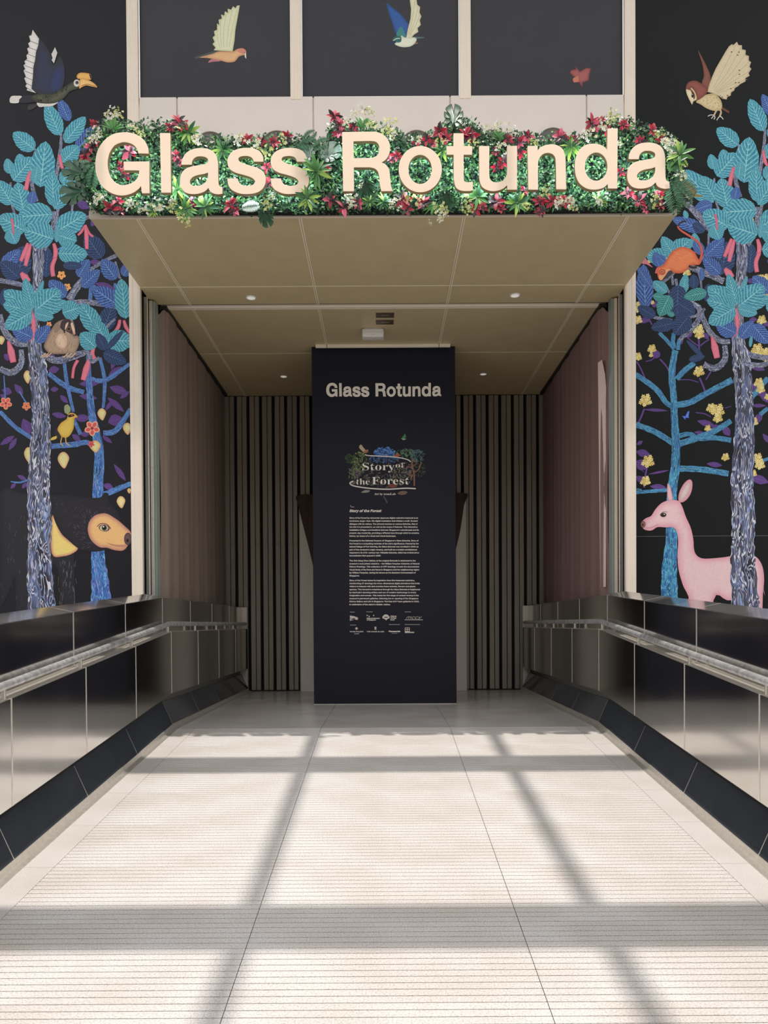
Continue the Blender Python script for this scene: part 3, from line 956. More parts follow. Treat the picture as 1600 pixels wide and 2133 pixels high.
# artwork behind the lettering on the board
pt = Painter(PY - .0006, .0000035)
rnd = random.Random(3)
def blob_leaves(cx, cy, rx, ry, n, cols, s=3.2):
    for _ in range(n):
        a = rnd.uniform(0, 6.283); r = math.sqrt(rnd.random())
        x, y = cx + rx * r * math.cos(a), cy + ry * r * math.sin(a)
        d = rnd.uniform(0, 6.283); L = s * rnd.uniform(.7, 1.5)
        dx, dy = math.cos(d) * L, math.sin(d) * L
        c = rnd.choice(cols)
        pt.poly([(x - dx, y - dy), (x - dy * .4, y + dx * .4), (x + dx, y + dy), (x + dy * .4, y - dx * .4)], c, smooth=False)
blob_leaves(800, 985, 66, 30, 260, [(84, 88, 78), (104, 96, 84), (70, 82, 92), (120, 100, 90), (64, 60, 78), (52, 54, 50)], 2.8)
blob_leaves(732, 955, 12, 12, 40, [(46, 74, 48), (56, 84, 56)])
blob_leaves(748, 962, 17, 21, 110, [(120, 136, 84), (92, 112, 70), (142, 150, 98), (60, 80, 50)], 2.6)
blob_leaves(738, 985, 15, 13, 70, [(104, 120, 76), (124, 130, 90), (90, 70, 108)], 2.6)
blob_leaves(802, 942, 24, 10, 130, [(84, 130, 200), (60, 100, 170), (116, 160, 220), (70, 114, 186)], 2.8)
blob_leaves(800, 956, 32, 9, 90, [(60, 92, 144), (80, 116, 164), (54, 76, 110)], 2.8)
blob_leaves(845, 944, 20, 9, 70, [(96, 132, 96), (70, 104, 90), (116, 142, 104)], 2.6)
blob_leaves(870, 950, 16, 13, 80, [(70, 100, 114), (90, 122, 126), (84, 114, 82)], 2.6)
blob_leaves(872, 978, 14, 16, 50, [(84, 100, 74), (60, 74, 60)], 2.2)
blob_leaves(835, 990, 24, 22, 100, [(132, 120, 106), (114, 132, 96), (150, 124, 114), (96, 104, 116)], 2.4)
blob_leaves(770, 1003, 30, 9, 60, [(110, 92, 84), (90, 110, 96), (130, 110, 90)], 2.2)
pt.emit('artwork_foliage', sp, inv=spinv)
for pp, w in (([(863, 1012), (863, 1000), (862, 985), (858, 970), (860, 955)], 3), ([(861, 985), (872, 978), (878, 962)], 2.2), ([(861, 978), (852, 972), (846, 975)], 1.8), ([(860, 992), (852, 990), (847, 986)], 1.6), ([(858, 972), (866, 968), (868, 958)], 1.6)):
    pt.stroke(pp, w, (150, 106, 86))
pt.poly([(748, 932), (752, 926), (757, 932), (764, 941), (760, 944), (755, 940)], (196, 178, 148))
pt.poly([(757, 941), (766, 936), (767, 941), (761, 944)], (170, 120, 90))
pt.poly([(821, 949), (828, 945), (833, 948), (830, 951), (824, 951)], (190, 92, 62))
pt.poly([(836, 914), (840, 908), (844, 903), (846, 910), (843, 915)], (70, 140, 90), smooth=False)
pt.poly([(835, 913), (842, 914), (847, 914), (841, 917)], (180, 190, 170), smooth=False)
pt.poly([(752, 1026), (761, 1021), (771, 1022), (765, 1026)], (150, 148, 140))
pt.poly([(828, 1028), (836, 1023), (848, 1024), (846, 1029), (836, 1031)], (128, 104, 88))
pt.stroke([(799, 1033), (803, 1040), (807, 1048)], 2.4, (90, 92, 100))
pt.ellipse(818, 1012, 10, 4, (126, 74, 60)); pt.ellipse(736, 1005, 6, 4, (110, 90, 88))
pt.stroke([(760, 947), (768, 949), (790, 950), (810, 951), (830, 953), (848, 957), (856, 962)], 2.2, (226, 222, 214))
pt.stroke([(736, 1002), (729, 1006), (734, 1011), (752, 1015), (780, 1018), (810, 1019), (845, 1017), (866, 1018)], 2.6, (226, 222, 214))
pt.emit('artwork_figures', sp, inv=spinv)

# sponsors' marks at the foot of the board
pt = Painter(PY - .0008, .00005)
LOGO = (222, 212, 200)
pt.stroke([(729.5, 1054), (731.5, 1054)], 3.2, (150, 144, 138), False); pt.stroke([(731.5, 1056), (738, 1056)], 1.6, (170, 164, 156), False)
for (u0, u1, v) in ((729, 739, 1275), (763, 776.5, 1274.5), (843, 856, 1274.5), (729, 742, 1302), (810, 833, 1301), (843, 875, 1301)):
    pt.stroke([(u0, v), (u1, v)], 1.3, (170, 164, 156), False)
pt.poly([(729, 1282), (740, 1284), (744, 1288), (744, 1290), (729, 1293)], LOGO, smooth=False)
pt.poly([(742, 1287), (743.3, 1284), (744.6, 1287), (747, 1287), (745, 1289), (746, 1292), (743.3, 1290.5), (741, 1292), (742, 1289), (740, 1287)], LOGO, smooth=False)
for (u, v) in ((765, 1282), (769, 1284), (778.5, 1282)): pt.poly([(u - 1.2, v - 1.2), (u + 1.2, v - 1.2), (u + 1.2, v + 1.2), (u - 1.2, v + 1.2)], LOGO, smooth=False)
pt.ellipse(804, 1285, 6.5, 5.2, LOGO); pt.ellipse(798.8, 1286, 2.3, 2.6, LOGO); pt.ellipse(809.5, 1286, 2.3, 2.6, LOGO); pt.poly([(801, 1288), (808, 1288), (804.5, 1292.5)], LOGO, smooth=False)
pt.ellipse(804, 1286, 4.2, 1.0, (60, 58, 66))
pt.stroke([(843, 1291), (881, 1291)], 1.2, LOGO, False)
pt.poly([(742.7, 1306), (746, 1309.2), (742.7, 1312.4), (739.4, 1309.2)], LOGO, smooth=False)
pt.poly([(780.2, 1305.5), (784.2, 1305.5), (784.2, 1311.5), (780.2, 1311.5)], LOGO, smooth=False)
pt.stroke([(780.2, 1308.5), (784.2, 1308.5)], .6, (60, 58, 66), False)
for a, c in (((844, 1307.5), (853, 1307.5)), ((844, 1315), (853, 1315)), ((844, 1307.5), (844, 1315)), ((853, 1307.5), (853, 1315)), ((844, 1311), (853, 1311)), ((848.5, 1307.5), (848.5, 1315))): pt.stroke([a, c], 1.1, LOGO, False)
pt.poly([(843.5, 1314.5), (853.5, 1314.5), (853.5, 1316), (863, 1316), (863, 1318.5), (843.5, 1318.5)], LOGO, smooth=False)
pt.stroke([(738, 1320.3), (748, 1320.3)], 1.1, LOGO, False); pt.stroke([(816, 1319), (828, 1319)], 1.0, (170, 164, 156), False)
pt.emit('logo_print', sp, inv=spinv)
o = px_text([("Lab", 'sans', 731, 740, 1291, 8, .03, 0)], 'logo_lettering', 'panel_navy', PY - .004, sp); o.matrix_parent_inverse = spinv
o = px_text([("National Museum", 'sans', 764, 791, 1289, 4.4, .03, 0), ("of Singapore", 'sans', 764, 783, 1292.3, 4.4, .03, 0), ("National", 'sans', 813.5, 826, 1284.6, 4.4, .03, 0), ("Heritage", 'sans', 813.5, 826, 1288.3, 4.4, .03, 0), ("Board", 'sans', 813.5, 822, 1292, 4.4, .03, 0),
             ("mccy", 'sans', 846, 879, 1289, 13, -.01, .45), ("PATEK PHILIPPE", 'sans', 729, 757, 1317, 5, .015, 0), ("THE HOUR GLASS", 'sans', 764, 800, 1317, 5, .015, 0), ("Panasonic", 'sans', 810, 834, 1316.5, 5.6, .04, 0)], 'logo_lettering', 'white_print', PY - .004, sp)
o.matrix_parent_inverse = spinv

# ceiling track above the board, device and plates on the soffit
trk = box('ceiling_track', (-.752, PY - .075, ZC - .034), (.742, PY - .045, ZC), 'soffit_joint', None, .003)
tag(trk, 'beige ceiling track bar in front of the top edge of the navy board', 'track')
for x in (-.625, .615):
    box('track_joint', (x - .003, PY - .0765, ZC - .0355), (x + .003, PY - .044, ZC), 'soffit_gap', trk)
p = onY(777, 693, 7.86)
dev = empty('wireless_access_point', (p.x, 7.92, ZC)); tag(dev, 'small white ceiling box in front of the navy board', 'device')
bm = bmesh.new(); bmesh.ops.create_cube(bm, size=1)
for v in bm.verts: v.co = Vector((v.co.x * .226, v.co.y * .12, v.co.z * .088))
bmesh.ops.bevel(bm, geom=bm.edges[:], offset=.018, segments=4, affect='EDGES', profile=.5)
me = bpy.data.meshes.new('casing'); bm.to_mesh(me); bm.free()
for q in me.polygons: q.use_smooth = True
o = link('casing', me, dev, 'white_plastic'); o.location = (0, 0, -.052)
for z in (-.036, -.05): 
    o = link('groove_line', box_me('groove_line', (-.1, -.0612, z - .0012), (.1, -.058, z + .0012)), dev, 'grey_plastic')
o = link('status_mark', box_me('status_mark', (-.012, -.0612, -.078), (.012, -.058, -.074)), dev, 'grey_plastic')
o = link('mounting_plate', box_me('mounting_plate', (-.09, -.05, -.012), (.09, .05, 0)), dev, 'grey_plastic')
for (u0, u1, v0, v1, lab) in ((783, 821, 652, 662, 'dark label plate on the soffit, the one nearer the canopy edge'), (783, 820, 667, 676, 'dark label plate on the soffit, the one nearer the white ceiling box')):
    a, c = onZ(u0, v0, ZC - .003), onZ(u1, v1, ZC - .003)
    y0, y1 = sorted((a.y, c.y))
    pl = box('label_plate', (a.x, y0, ZC - .003), (c.x, y1, ZC), 'plate_brown', None)
    tag(pl, lab, 'plate', 'label plates on the soffit')
    box('plate_print', (a.x + .05, (y0 + y1) / 2 - .015, ZC - .0036), (c.x - .05, (y0 + y1) / 2 + .015, ZC - .003), 'plate_text', pl)
    box('plate_print', (a.x + .012, (y0 + y1) / 2 - .01, ZC - .0036), (a.x + .03, (y0 + y1) / 2 + .01, ZC - .003), 'plate_text', pl)

# ------------------------------------------------------------------ murals: panels and printed figures
MY = YW + .05
def wall_panel(name, u0, u1, z0, z1, m, label, x0=None, x1=None, Y=MY):
    a = onY(u0, 600, Y).x if x0 is None else x0
    c = onY(u1, 600, Y).x if x1 is None else x1
    o = box(name, (a, Y, z0), (c, Y + .05, z1), m)
    tag(o, label, 'mural', 'black mural panels of the entrance wall')
    return o
mural_l = wall_panel('mural_panel', 0, 0, -1.4, 8.0, 'mural_black_left', 'black mural left of the doorway with hornbill, teal leaves and sun bear', -9.0, -2.342)
mural_r = wall_panel('mural_panel', 0, 0, -1.4, 8.0, 'mural_black_right', 'black mural right of the doorway with owl, orange mouse and pink deer', 2.33, 9.0)
mural_1 = wall_panel('mural_panel', 0, 0, 5.752, 8.0, 'mural_black_top_sheen', 'black panel above the sign with a flying pink dove', -2.234, -.842)
mural_2 = wall_panel('mural_panel', 0, 0, 5.752, 8.0, 'mural_black_top_sheen', 'black panel above the sign with a blue and white kingfisher', -.733, .711)
mural_3 = wall_panel('mural_panel', 0, 0, 5.752, 8.0, 'mural_black_top_sheen', 'black panel above the sign with a small red moth', .82, 2.226)

# printed leaf: one unit mesh per colour, u along the blade, v across
def leaf_unit(name, m, pointed=.0):
    vs, fs, uvs = [], [], []
    N = 14
    for i in range(N + 1):
        t = i / N
        w = .5 * (math.sin(math.pi * t ** (.82 if not pointed else .95)) ** (.62 if not pointed else .95))
        w *= 1 + .035 * math.sin(t * 23)
        for sgn in (-1, 0, 1):
            vs.append((t, 0, w * sgn)); uvs.append((t, sgn))
    for i in range(N):
        for j in range(2):
            a = i * 3 + j
            fs.append((a, a + 1, a + 4, a + 3))
    me = mesh(name, vs, fs)
    uvl = me.uv_layers.new(name='UVMap')
    for lp in me.loops: uvl.data[lp.index].uv = uvs[lp.vertex_index]
    me.materials.append(MATS[m])
    return me
LEAF = {k: leaf_unit('printed_leaf_' + k, 'leaf_' + k, k == 'purple') for k in ('teal', 'blue', 'navy', 'green', 'purple')}
class Mural(Painter):
    def __init__(self, parent, Y=MY):
        super().__init__(Y, .000008)
        self.parent = parent
    def leaf(self, u0, v0, u1, v1, w, k):
        a, c = onY(u0, v0, self.y), onY(u1, v1, self.y)
        d = c - a
        o = link('printed_leaf', LEAF[k], self.parent)
        L = math.hypot(d.x, d.z)
        o.location = a
        o.rotation_euler = (0, -math.atan2(d.z, d.x), 0)
        o.scale = (L, 1, w * self.y / F)
        self.bump()
    def bark(self, pts, m, name='printed_branch', taper=None):
        """pts (u, v, width)"""
        c = catmull([(p[0], p[1]) for p in pts], False, 6) if len(pts) > 2 else [p[:2] for p in pts]
        n = len(c); K = len(pts)
        vs, fs, uvs = [], [], []
        s = 0
        wa = sum(p[2] for p in pts) / K
        for i in range(n):
            if i: s += math.hypot(c[i][0] - c[i - 1][0], c[i][1] - c[i - 1][1])
            t = i / (n - 1) * (K - 1); k = min(K - 2, int(t)); w = pts[k][2] + (pts[k + 1][2] - pts[k][2]) * (t - k)
            a, b_ = c[max(0, i - 1)], c[min(n - 1, i + 1)]
            d = Vector((b_[0] - a[0], b_[1] - a[1])); d.normalize()
            w *= 1 + .06 * math.sin(i * 1.9)
            for sg in (-.5, .5):
                p = onY(c[i][0] - d.y * w * sg, c[i][1] + d.x * w * sg, self.y)
                vs.append(p); uvs.append((s / max(8, wa) + pts[0][0] * .37, sg + pts[0][1] * .13))
        for i in range(n - 1): fs.append((2 * i, 2 * i + 1, 2 * i + 3, 2 * i + 2))
        me = mesh(name, vs, fs)
        uvl = me.uv_layers.new(name='UVMap')
        for lp in me.loops: uvl.data[lp.index].uv = uvs[lp.vertex_index]
        link(name, me, self.parent, m)
        self.bump()

PINK, PINKC = (206, 92, 116), (228, 124, 142)
MOT = {}
MOT['back'] = [(145, 252, 122, 205, 24, 'blue'), (160, 312, 203, 262, 34, 'blue'), (212, 538, 178, 488, 42, 'navy'), (38, 580, 48, 512, 46, 'navy'), (3, 560, 42, 520, 30, 'blue'), (40, 580, 2, 545, 36, 'navy'), (95, 578, 100, 516, 30, 'navy'),
  (215, 690, 236, 632, 36, 'navy'), (160, 420, 186, 434, 18, 'purple'), (190, 472, 202, 452, 14, 'purple'), (186, 545, 212, 548, 12, 'purple'), (198, 590, 240, 602, 14, 'purple'), (0, 420, 22, 405, 20, 'blue'), (128, 400, 160, 390, 26, 'blue'), (12, 640, 10, 600, 26, 'navy')]
MOT['leaf'] = [(125, 282, 96, 215, 35, 'teal'), (135, 297, 178, 243, 33, 'teal'), (72, 312, 27, 276, 36, 'teal'), (46, 352, 40, 320, 26, 'teal'), (27, 376, 69, 328, 44, 'teal'), (22, 362, 14, 330, 22, 'teal'), (84, 390, 95, 294, 52, 'teal'),
  (130, 338, 164, 304, 38, 'teal'), (128, 382, 151, 345, 28, 'teal'), (72, 380, 78, 345, 24, 'teal'), (26, 426, -6, 376, 38, 'teal'), (50, 442, 36, 380, 42, 'teal'), (64, 425, 70, 398, 22, 'blue'), (112, 430, 108, 356, 34, 'teal'), (113, 436, 157, 368, 34, 'teal'), (110, 446, 36, 452, 52, 'teal'),
  (118, 482, 179, 446, 48, 'teal'), (52, 482, -2, 450, 46, 'teal'), (20, 478, 34, 508, 34, 'teal'), (112, 498, 50, 478, 56, 'teal'), (118, 505, 120, 470, 12, 'teal'), (122, 490, 160, 502, 40, 'teal'), (121, 528, 183, 530, 42, 'teal'),
  (163, 577, 185, 540, 28, 'blue'), (131, 553, 172, 554, 18, 'navy'), (242, 582, 212, 540, 34, 'blue'), (170, 598, 208, 562, 28, 'blue'), (137, 619, 102, 584, 32, 'blue'), (245, 635, 193, 600, 40, 'blue'), (256, 575, 272, 548, 24, 'blue'),
  (262, 664, 252, 580, 38, 'teal'), (130, 652, 168, 640, 42, 'teal'), (205, 692, 169, 632, 40, 'teal'), (222, 712, 194, 664, 32, 'teal'), (200, 724, 167, 694, 38, 'teal'), (222, 710, 278, 710, 46, 'teal'),
  (68, 703, 26, 684, 36, 'blue'), (76, 713, 103, 678, 30, 'blue'), (220, 730, 202, 694, 24, 'navy'), (215, 735, 264, 756, 30, 'navy'), (222, 728, 257, 688, 13, 'navy'),
  (66, 648, 8, 606, 44, 'teal'), (68, 640, 51, 579, 26, 'teal'), (72, 632, 91, 584, 13, 'teal'), (64, 648, 6, 634, 36, 'teal'), (66, 650, 10, 683, 42, 'teal'), (75, 652, 141, 628, 30, 'teal'), (72, 648, 126, 604, 50, 'teal'), (72, 652, 112, 662, 26, 'teal')]
MOT['pink'] = [[(63, 356, 4), (58, 374, 9), (54, 396, 9)], [(124, 322, 5), (128, 345, 8), (133, 355, 3)], [(178, 468, 5), (180, 492, 9), (181, 519, 7)], [(180, 472, 3), (186, 486, 5), (194, 493, 5)], [(176, 470, 3), (170, 482, 6), (162, 490, 4)],
  [(58, 506, 5), (52, 524, 10), (43, 544, 7)], [(64, 508, 5), (58, 530, 11), (53, 554, 7)], [(112, 507, 6), (116, 524, 10), (114, 540, 8)], [(116, 536, 8), (109, 555, 9), (111, 576, 9)], [(44, 568, 6), (52, 578, 16), (62, 586, 6)],
  [(66, 652, 8), (70, 675, 9), (70, 702, 7)], [(70, 700, 6), (62, 708, 6), (52, 711, 3)], [(17, 710, 4), (23, 732, 15), (28, 755, 12)], [(162, 750, 7), (154, 766, 6), (151, 788, 6)], [(196, 722, 6), (192, 738, 10), (198, 748, 8)], [(186, 748, 6), (180, 768, 14), (173, 792, 10)],
  [(250, 666, 6), (246, 682, 8), (234, 696, 4)], [(258, 667, 5), (262, 680, 8), (270, 694, 5)], [(24, 455, 5), (27, 470, 5), (28, 488, 3)]]
TRUNK = [(78, 505, 22), (80, 550, 24), (77, 600, 20), (73, 660, 20), (72, 715, 26), (78, 760, 38), (81, 790, 37), (85, 861, 37), (84, 937, 44), (80, 1013, 47), (83, 1089, 50), (82, 1140, 47), (82, 1190, 53), (88, 1285, 58), (90, 1420, 66)]
MOT['branch'] = [[(128, 278, 5), (126, 310, 7), (120, 350, 8), (112, 400, 8)], [(76, 310, 6), (68, 340, 7), (66, 380, 8), (76, 420, 9)], [(113, 440, 9), (110, 480, 12), (90, 520, 12)], [(50, 480, 7), (68, 490, 9), (80, 510, 12)], [(0, 584, 10), (30, 590, 10), (64, 598, 9)],
  [(22, 380, 4), (24, 420, 5), (32, 450, 5)], [(243, 532, 8), (215, 545, 8), (184, 564, 7)], [(186, 572, 10), (165, 592, 15), (144, 624, 15)], [(140, 630, 10), (190, 630, 12), (245, 640, 8)], [(0, 655, 10), (10, 690, 13), (34, 714, 14), (66, 716, 10)],
  [(44, 728, 10), (44, 758, 13), (24, 776, 14), (0, 768, 12)], [(140, 647, 8), (145, 665, 8), (150, 690, 6)], [(240, 665, 5), (228, 675, 6), (215, 690, 5)], [(240, 545, 5), (250, 580, 5)], [(128, 390, 5), (122, 430, 6), (116, 470, 7)], [(150, 440, 5), (152, 420, 6), (158, 400, 4)], [(175, 455, 9), (195, 448, 8), (205, 440, 6)]]

def motif(mu, dx, dy, side):
    L = lambda q: mu.leaf(q[0] + dx, q[1] + dy, q[2] + dx, q[3] + dy, q[4], q[5])
    sh = lambda pts: [(p[0] + dx, p[1] + dy) + tuple(p[2:]) for p in pts]
    for q in MOT['back']:
        L(q)
    return L, sh

# ---------------- left mural
mu = Mural(mural_l)
C_ = lambda pts: Z(0, 760, 3.95, pts)
B_ = lambda pts: Z(0, 400, 5.333, pts)
A_ = lambda pts: Z(0, 0, 4.0, pts)
# far purple foliage and the blue tree
PUR = [(30, 908, 0, 927, 12), (35, 912, 18, 938, 11), (62, 905, 48, 872, 22), (101, 772, 124, 768, 15), (105, 812, 122, 810, 11), (165, 800, 209, 797, 16), (165, 824, 203, 830, 13), (125, 823, 142, 840, 11), (108, 862, 138, 868, 12), (155, 871, 189, 871, 16), (228, 806, 268, 819, 17), (225, 785, 254, 763, 13), (224, 828, 259, 858, 13), (220, 855, 234, 834, 9), (213, 908, 234, 923, 9), (168, 906, 188, 902, 12), (215, 1010, 236, 1016, 13), (262, 1002, 237, 966, 11), (33, 1006, 22, 1018, 8), (55, 1005, 46, 1018, 8), (36, 990, 56, 1000, 9), (25, 818, 4, 812, 16), (48, 822, 30, 800, 14), (8, 738, 24, 750, 14), (250, 830, 270, 815, 10), (225, 880, 255, 870, 24), (150, 905, 168, 918, 12), (240, 745, 232, 770, 10), (100, 740, 118, 748, 12), (14, 830, 0, 822, 10)]
for q in PUR: mu.leaf(*q, 'purple')
for br in ([(101, 778, 9), (140, 806, 11), (175, 817, 9)], [(134, 755, 7), (140, 800, 8), (153, 858, 6)], [(208, 745, 7), (218, 793, 8), (215, 850, 6)], [(270, 758, 7), (220, 792, 10), (186, 787, 7)], [(215, 902, 10), (242, 896, 12), (272, 852, 9)], [(104, 930, 10), (152, 926, 12), (183, 922, 10), (203, 940, 12)],
           [(0, 857, 8), (30, 888, 9), (65, 912, 8)], [(215, 1031, 12), (242, 1020, 12), (273, 1007, 9)], [(154, 874, 7), (168, 905, 8)], [(22, 1003, 2), (40, 1005, 4), (58, 1000, 4)], [(8, 782, 2), (10, 812, 3), (11, 850, 3)], [(40, 815, 3), (55, 840, 3)], [(240, 590, 6), (236, 640, 8)], [(172, 540, 5), (182, 580, 8), (225, 625, 6)], [(190, 590, 8), (188, 625, 8)], [(120, 520, 4), (160, 500, 5)]):
    mu.bark(br, 'bark_blue')
mu.bark([(184, 740, 8), (185, 785, 12), (191, 861, 16), (206, 937, 20), (204, 1026, 22), (204, 1152, 27), (208, 1203, 35), (211, 1256, 43), (212, 1290, 46), (213, 1420, 56)], 'bark_blue', 'printed_trunk')
# fruit and flowers of the blue tree
for (x, y, rx, ry) in ((57, 784, 8, 12), (59, 946, 9, 14), (198, 929, 12, 11), (212, 862, 9, 11), (132, 957, 12, 15), (252, 1045, 9, 11), (265, 892, 9, 11), (140, 852, 6, 9), (269, 1022, 4, 5), (2, 708, 8, 8), (243, 728, 10, 8)):
    tip = (x + rx * .2, y + ry * 1.25)
    mu.poly([(x - rx, y - ry * .1), (x - rx * .5, y - ry * .9), (x + rx * .3, y - ry), (x + rx, y - ry * .3), (x + rx * .7, y + ry * .6), tip, (x - rx * .5, y + ry * .8)], (214, 160, 112), (226, 216, 150), 5)
    mu.emit('printed_fruit', mural_l)
def flower(x, y, r, col, rim):
    for k in range(5):
        a = k * 1.2566 + .3
        mu.ellipse(x + r * .55 * math.cos(a), y + r * .55 * math.sin(a), r * .48, r * .38, rim, col, r * .2, a, 14)
    mu.ellipse(x, y, r * .2, r * .2, (150, 40, 50))
    mu.emit('printed_flower', mural_l)
flower(192, 892, 16, (216, 82, 84), (246, 196, 150)); flower(12, 840, 13, (226, 92, 84), (246, 180, 130)); flower(55, 846, 9, (226, 112, 74), (240, 170, 120)); flower(98, 455, 9, (214, 96, 70), (236, 150, 100))
flower(128, 573, 9, (240, 160, 84), (246, 190, 120)); flower(140, 598, 8, (240, 160, 84), (246, 190, 120)); flower(190, 925, 7, (200, 70, 80), (226, 120, 110)); flower(102, 676, 6, (240, 150, 84), (246, 190, 120))
# bear behind the trunk
mu.poly(C_([(-20, 1090), (200, 1060), (430, 1080), (560, 1110), (640, 1300), (640, 1500), (610, 1620), (650, 2560), (540, 2560), (490, 1760), (410, 1640), (330, 1700), (210, 2560), (130, 2560), (130, 1780), (60, 1900), (-20, 1960)]), (27, 25, 30), (33, 31, 36), 8)
for k in range(70):
    x, y = random.uniform(2, 150), random.uniform(1045, 1250)
    mu.stroke([(x, y), (x + random.uniform(-3, 2), y + random.uniform(5, 12))], .8, random.choice([(68, 66, 74), (56, 54, 60), (80, 78, 88)]), False, False)
mu.bump()
for k in range(40):
    x, y = random.uniform(122, 158), random.uniform(1165, 1260)
    mu.stroke([(x, y), (x + random.uniform(-2, 2), y + random.uniform(6, 14))], .9, random.choice([(92, 90, 96), (64, 62, 68), (110, 106, 112)]), False, False)
mu.bump()
mu.poly(C_([(425, 1255), (465, 1280), (500, 1380), (560, 1440), (640, 1500), (610, 1545), (520, 1575), (425, 1550)]), (196, 120, 110), (232, 206, 120), 6)
mu.poly(C_([(430, 1085), (560, 1075), (700, 1090), (820, 1092), (858, 1052), (892, 1062), (892, 1112), (945, 1180), (985, 1250), (985, 1300), (900, 1500), (860, 1525), (760, 1536), (650, 1512), (560, 1440), (500, 1380), (440, 1250)]), (24, 22, 27), (31, 28, 34), 12)
for k in range(60):
    a = random.uniform(2.2, 4.4); r = random.uniform(34, 60)
    x, y = 216 + r * math.cos(a), 1108 + r * .85 * math.sin(a)
    if 118 < x < 250: mu.stroke([(x, y), (x + 7 * math.cos(a + .5), y + 7 * math.sin(a + .5))], .9, random.choice([(70, 66, 84), (58, 56, 66), (84, 76, 96)]), False, False)
mu.bump()
for k in range(130):
    x, y = random.uniform(112, 240), random.uniform(1036, 1135)
    if math.hypot((x - 226) / 48, (y - 1112) / 36) < 1.05 or (x > 190 and y < 1050 - (x - 225) * .2) or (x - 112) * .75 + 1060 < y - 10: continue
    mu.stroke([(x, y), (x + random.uniform(-6, -2), y + random.uniform(2, 7))], .9, random.choice([(54, 50, 62), (46, 43, 50), (66, 60, 74), (40, 36, 44)]), False, False)
mu.bump()
mu.poly(C_([(740, 1280), (790, 1235), (870, 1222), (940, 1258), (985, 1290), (1030, 1330), (1074, 1375), (1074, 1425), (1050, 1490), (1010, 1528), (940, 1524), (880, 1505), (820, 1500), (760, 1455), (730, 1400), (722, 1340)]), (182, 122, 112), (230, 182, 120), 9)
mu.poly(C_([(880, 1465), (960, 1480), (1040, 1482), (1010, 1500), (930, 1490)]), (190, 130, 106))
mu.ellipse(*C_([(1052, 1432)])[0], 8, 13, (72, 50, 60), (104, 78, 80), 5)
mu.ellipse(*C_([(1050, 1445)])[0], 2.6, 4, (26, 20, 26))
mu.ellipse(*C_([(858, 1342)])[0], 11.5, 7.5, (110, 74, 84), rot=.15); mu.ellipse(*C_([(856, 1342)])[0], 8.5, 6.2, (206, 198, 150)); mu.ellipse(*C_([(858, 1341)])[0], 5.6, 6, (84, 76, 60)); mu.ellipse(*C_([(859, 1341)])[0], 3.6, 4.2, (16, 14, 18)); mu.stroke(C_([(800, 1330), (830, 1306), (880, 1312), (912, 1350)]), 1.6, (96, 60, 70)); mu.ellipse(*C_([(852, 1332)])[0], 1.4, 1.4, (240, 240, 240))
mu.emit('printed_bear', mural_l)
# yellow bird
mu.poly(C_([(560, 410), (580, 395), (612, 400), (640, 428), (615, 440), (610, 470), (605, 525), (575, 580), (540, 600), (500, 585), (478, 555), (475, 520), (505, 475), (548, 445)]), (208, 158, 60), (226, 190, 84), 6)
mu.poly(C_([(478, 545), (455, 520), (450, 560), (470, 610), (505, 600)]), (44, 36, 40)); mu.poly(C_([(418, 620), (425, 600), (465, 585), (460, 610)]), (222, 184, 78)); mu.poly(C_([(560, 415), (600, 405), (612, 420), (570, 432)]), (30, 26, 34))
mu.poly(C_([(535, 395), (530, 340), (555, 328), (578, 350), (576, 390)]), (150, 160, 120)); mu.ellipse(*C_([(592, 415)])[0], 1.6, 1.6, (200, 60, 50))
for q in ([(510, 590), (500, 640), (520, 670)], [(540, 595), (545, 640), (575, 665)]): mu.stroke(C_(q), 2.2, (208, 170, 96))
mu.emit('printed_bird', mural_l)
# the leafy tree in front
L, sh = motif(mu, 0, 0, 'l')
for br in MOT['branch'][:10] + MOT['branch'][10:]: mu.bark(sh(br), 'bark_grey')
mu.bark(sh(TRUNK), 'bark_grey', 'printed_trunk')
def pinks(mu, dx, dy, parent):
    for p in MOT['pink']:
        c = catmull([(q[0] + dx, q[1] + dy) for q in p], False, 4)
        n = len(c); lo, hi = [], []
        for i in range(n):
            t = i / (n - 1) * 2; k = min(1, int(t)); w = p[k][2] + (p[k + 1][2] - p[k][2]) * (t - k)
            a, b_ = c[max(0, i - 1)], c[min(n - 1, i + 1)]
            d = Vector((b_[0] - a[0], b_[1] - a[1])); d.normalize()
            lo.append((c[i][0] - d.y * w / 2, c[i][1] + d.x * w / 2)); hi.append((c[i][0] + d.y * w / 2, c[i][1] - d.x * w / 2))
        mu.poly(lo + hi[::-1], PINK, PINKC, 3, False)
        mu.emit('printed_bud', parent)
for q in MOT['leaf'][:23]: L(q)
pinks(mu, 0, 0, mural_l)
for q in MOT['leaf'][23:]: L(q)
L2, sh2 = motif(mu, -315, 6, 'l')
for br in MOT['branch']: mu.bark(sh2(br), 'bark_grey')
mu.bark(sh2(TRUNK), 'bark_grey', 'printed_trunk')
for q in MOT['leaf']: L2(q)
